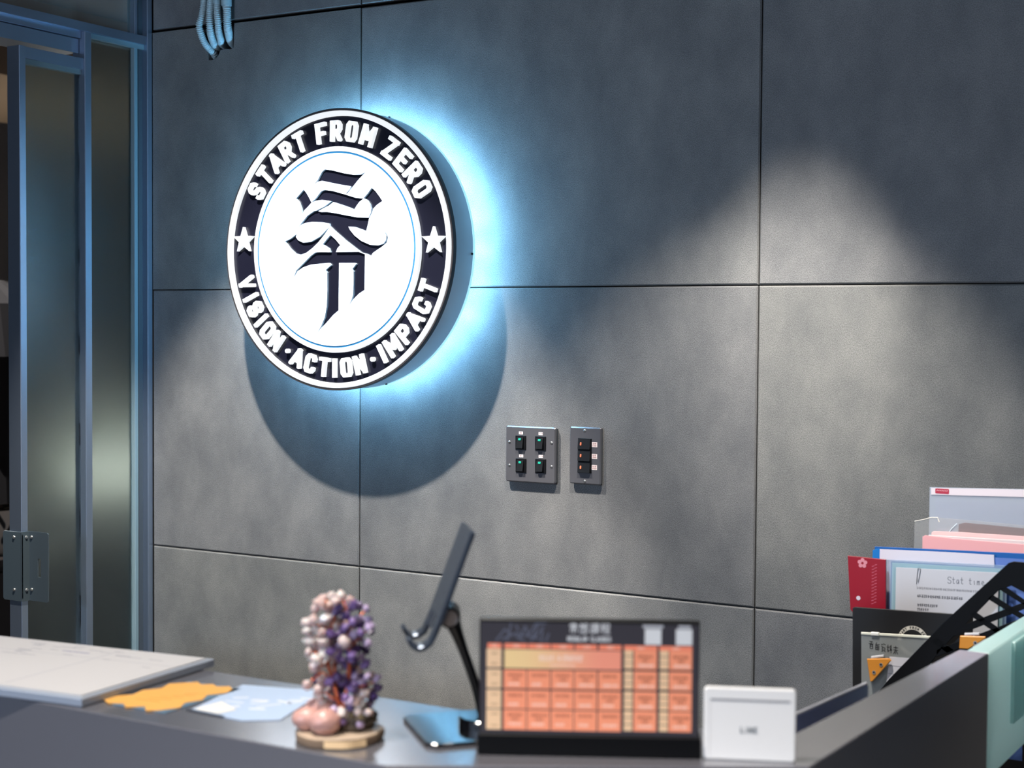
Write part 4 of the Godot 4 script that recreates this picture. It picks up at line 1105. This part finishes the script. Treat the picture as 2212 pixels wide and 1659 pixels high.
	st = S(); extrude(st, disc(0.0036, 16, Vector2(0.0135, 0.2575)), Transform3D(Basis(), Vector3(0, 0, 0.0041)), 0.0002); obj("white_spot", st, mat(Color(0.85, 0.80, 0.84), 0.4), rb)
	# clear L-shaped folders with a document
	var edge := clear(Color(0.62, 0.72, 0.84, 0.42), 0.3)
	file.call("clear_folder", "bluish clear plastic folder just behind the typed document", "folder", "1.2035,.895 1.40,.895 1.40,1.2255 1.2035,1.2190", 0.1785, 0.0009, edge, [["back_sheet", "1.2120,.895 1.390,.895 1.390,1.2210 1.2120,1.2170", 0.1775, 0.0006, mat(Color(0.62, 0.72, 0.80), 0.5)]])
	file.call("clear_folder", "greenish clear plastic folder holding the typed document", "folder", "1.2160,.895 1.395,.895 1.395,1.2200 1.2160,1.2150", 0.1830, 0.0008, clear(Color(0.70, 0.84, 0.86, 0.35), 0.3))
	var im := blank(640, 512, Color(0.80, 0.80, 0.83))
	write(im, "Stat time", Vector2(330, 42), Vector2(20, 40), 26, 3.0, Color(0.25, 0.27, 0.32))
	var ink := Color(0.18, 0.18, 0.22)
	smudge(im, 135, 118, 440, 13, Color(0.45, 0.45, 0.48)); smudge(im, 138, 168, 290, 17, ink); smudge(im, 140, 226, 130, 17, ink); smudge(im, 140, 254, 62, 16, ink); smudge(im, 140, 282, 30, 16, ink); smudge(im, 140, 310, 250, 17, ink); smudge(im, 140, 370, 200, 16, ink)
	var doc := thing("document", "typed white document with handwriting and a paper clip", "document", Vector3(1.2235, y0, 0.1860))
	obj("pages", slab(P2("0,0 .165,0 .165,.3190 0,.3135"), 0.0, 0.0008), mat(Color(0.86, 0.86, 0.88), 0.6), doc)
	obj("print", sheet(Vector3(0.0005, 0.1835, 0.0010), Vector3(0.1645, 0.1835, 0.0010), Vector3(0.1645, 0.3182, 0.0010), Vector3(0.0005, 0.3130, 0.0010)), printed(im), doc)
	st = S(); tube(st, smooth([Vector3(0.0345, 0.2890, 0.0018), Vector3(0.0362, 0.3130, 0.0018), Vector3(0.0385, 0.3155, 0.0018), Vector3(0.0405, 0.3125, 0.0018), Vector3(0.0370, 0.2920, 0.0018)], 6), 0.0004, 6)
	obj("paper_clip", st, mat(Color(0.45, 0.45, 0.47), 0.3, 0.9), doc)
	# black folder with the round logo
	var bl := thing("black_folder", "matt black folder with a round white ring logo", "folder", Vector3(1.1600, y0, 0.212))
	obj("cover", slab(P2("0.004,0 .196,0 .196,.2500 .1700,.2510 .0040,.2460 0,.2440"), 0.0, 0.0030, 0.0006), mat(Color(0.018, 0.018, 0.030), 0.6), bl)
	st = S(); ring(st, 0.0188, 0.0250, 0.0, 0.0003, 48)
	var lr := obj("ring_logo", st, mat(Color(0.82, 0.80, 0.76), 0.5), bl, Vector3(0.1012, 0.2000, 0.0030))
	var text := "START FROM ZERO"
	for i in text.length():
		if text[i] == " ": continue
		var a := deg_to_rad(165.0 - i * 10.8)
		var o := obj("letter", letter_mesh(text[i], Vector2(0.0028 if text[i] != "I" else 0.001, 0.0040), 0.0009, 0.0002), M.black, lr, Vector3(cos(a) * 0.0219, sin(a) * 0.0219, 0.0003))
		o.rotation.z = a - PI / 2
	# small zip bag in front of it
	var bag := thing("zip_bag", "small clear zip bag with handwriting in front of the black folder", "bag", Vector3(1.1770, y0, 0.2190))
	obj("film", slab(P2("0.004,0 .116,0 .116,.2120 0,.2055"), 0.0, 0.0010), clear(Color(0.62, 0.64, 0.64, 0.5), 0.35), bag)
	obj("zip_strip", slab(P2("0,.2030 .116,.2085 .116,.2125 0,.2068"), 0.0, 0.0022, 0.0005), mat(Color(0.88, 0.88, 0.82), 0.4), bag)
	obj("slider", slab(P2(".0170,.2035 .0300,.2040 .0300,.2092 .0170,.2087"), -0.0010, 0.0048, 0.0008), mat(Color(0.90, 0.90, 0.88), 0.4), bag)
	obj("paper_slip", slab(P2(".030,0 .110,0 .110,.1740 .048,.1715"), 0.0012, 0.0006), mat(Color(0.80, 0.80, 0.83), 0.6), bag)
	st = S(); for i in 3: box(st, Vector3(0.044, 0.1300 + i * 0.0135, 0.0018), Vector3(0.108, 0.1306 + i * 0.0135, 0.0020))
	obj("ruled_lines", st, mat(Color(0.45, 0.46, 0.50), 0.6), bag)
	st = S()
	var hand := ["2,0 8,.5;5,0 5,3;1,3 9,3;3,4 3,9 8,9 8,4 3,4;3,6 8,6", "4,0 2,3 9,2;2,4 8,4 8,9 2,9 2,4;2,6.5 8,6.5;5,4 5,9", "1,1 4,1;1,3 4,4;5,0 9,1;3,5 8,5 8,8 3,8 3,5;4,9 2,10;7,9 9,10", "2,0 2,9;0,3 5,3;1,6 4,8;6,1 7,3;6,4 7,6;8,0 8,10;5,7 10,6", "5,0 5,4;1,2 9,2;1,5 9,5;5,5 1,10;4,7 5,10;6,6 9,10"]
	for i in 5:
		for line in (hand[i] as String).split(";"):
			var p := P2(line)
			for j in p.size() - 1:
				stroke(st, Vector2(0.0125 + i * 0.0102 + p[j].x * 0.00088, 0.1930 - i * 0.0008 - p[j].y * 0.0013), Vector2(0.0125 + i * 0.0102 + p[j + 1].x * 0.00088, 0.1930 - i * 0.0008 - p[j + 1].y * 0.0013), 0.0012, Transform3D(Basis(), Vector3(0, 0, 0.0010)), 0.0001, 0.0, 2)
	obj("handwriting", st, mat(Color(0.08, 0.08, 0.09), 0.6), bag)
	# two amber corner clips
	var amber := mat(Color(0.80, 0.52, 0.17), 0.35)
	for c in [[Vector3(1.1895, 1.0230, 0.2245), "0,.0370 .0370,.0420 .0400,.0390 .0100,.0010 .0060,.0005", "amber triangular corner clip on the small zip bag"], [Vector3(1.3425, 1.0915, 0.2400), "0,.0060 .0010,.0260 .0400,.0290 .0405,.0265 .0140,.0065", "amber corner clip clipped to the lattice just above the glass"]]:
		var t := thing("corner_clip", c[2], "clip", c[0], "amber corner clips")
		obj("clip_body", slab(P2(c[1]), 0.0, 0.004, 0.0010), amber, t)
		var q := P2(c[1])
		var top_a := q[0] if c[0].x < 1.25 else q[1]
		var top_b := q[1] if c[0].x < 1.25 else q[2]
		st = S(); extrude(st, PackedVector2Array([top_a + Vector2(0.006, 0.0005), top_b + Vector2(-0.010, 0.0005), top_b + Vector2(-0.010, 0.0045), top_a + Vector2(0.006, 0.0045)]), Transform3D(Basis(), Vector3(0, 0, -0.003)), 0.004, 0.0008); obj("clip_jaw", st, mat(Color(0.78, 0.78, 0.80), 0.25), t)
		for p in ([Vector2(0.0125, 0.0165), Vector2(0.0240, 0.0305)] if c[0].x < 1.25 else [Vector2(0.0250, 0.0175)]):
			st = S(); ring(st, 0.0016, 0.0030, 0.0, 0.0012, 20); obj("rivet", st, M.screw, t, Vector3(p.x, p.y, 0.0038))
			st = S(); extrude(st, disc(0.0016, 14), Transform3D(), 0.0004); obj("rivet_hole", st, M.black, t, Vector3(p.x, p.y, 0.0038))
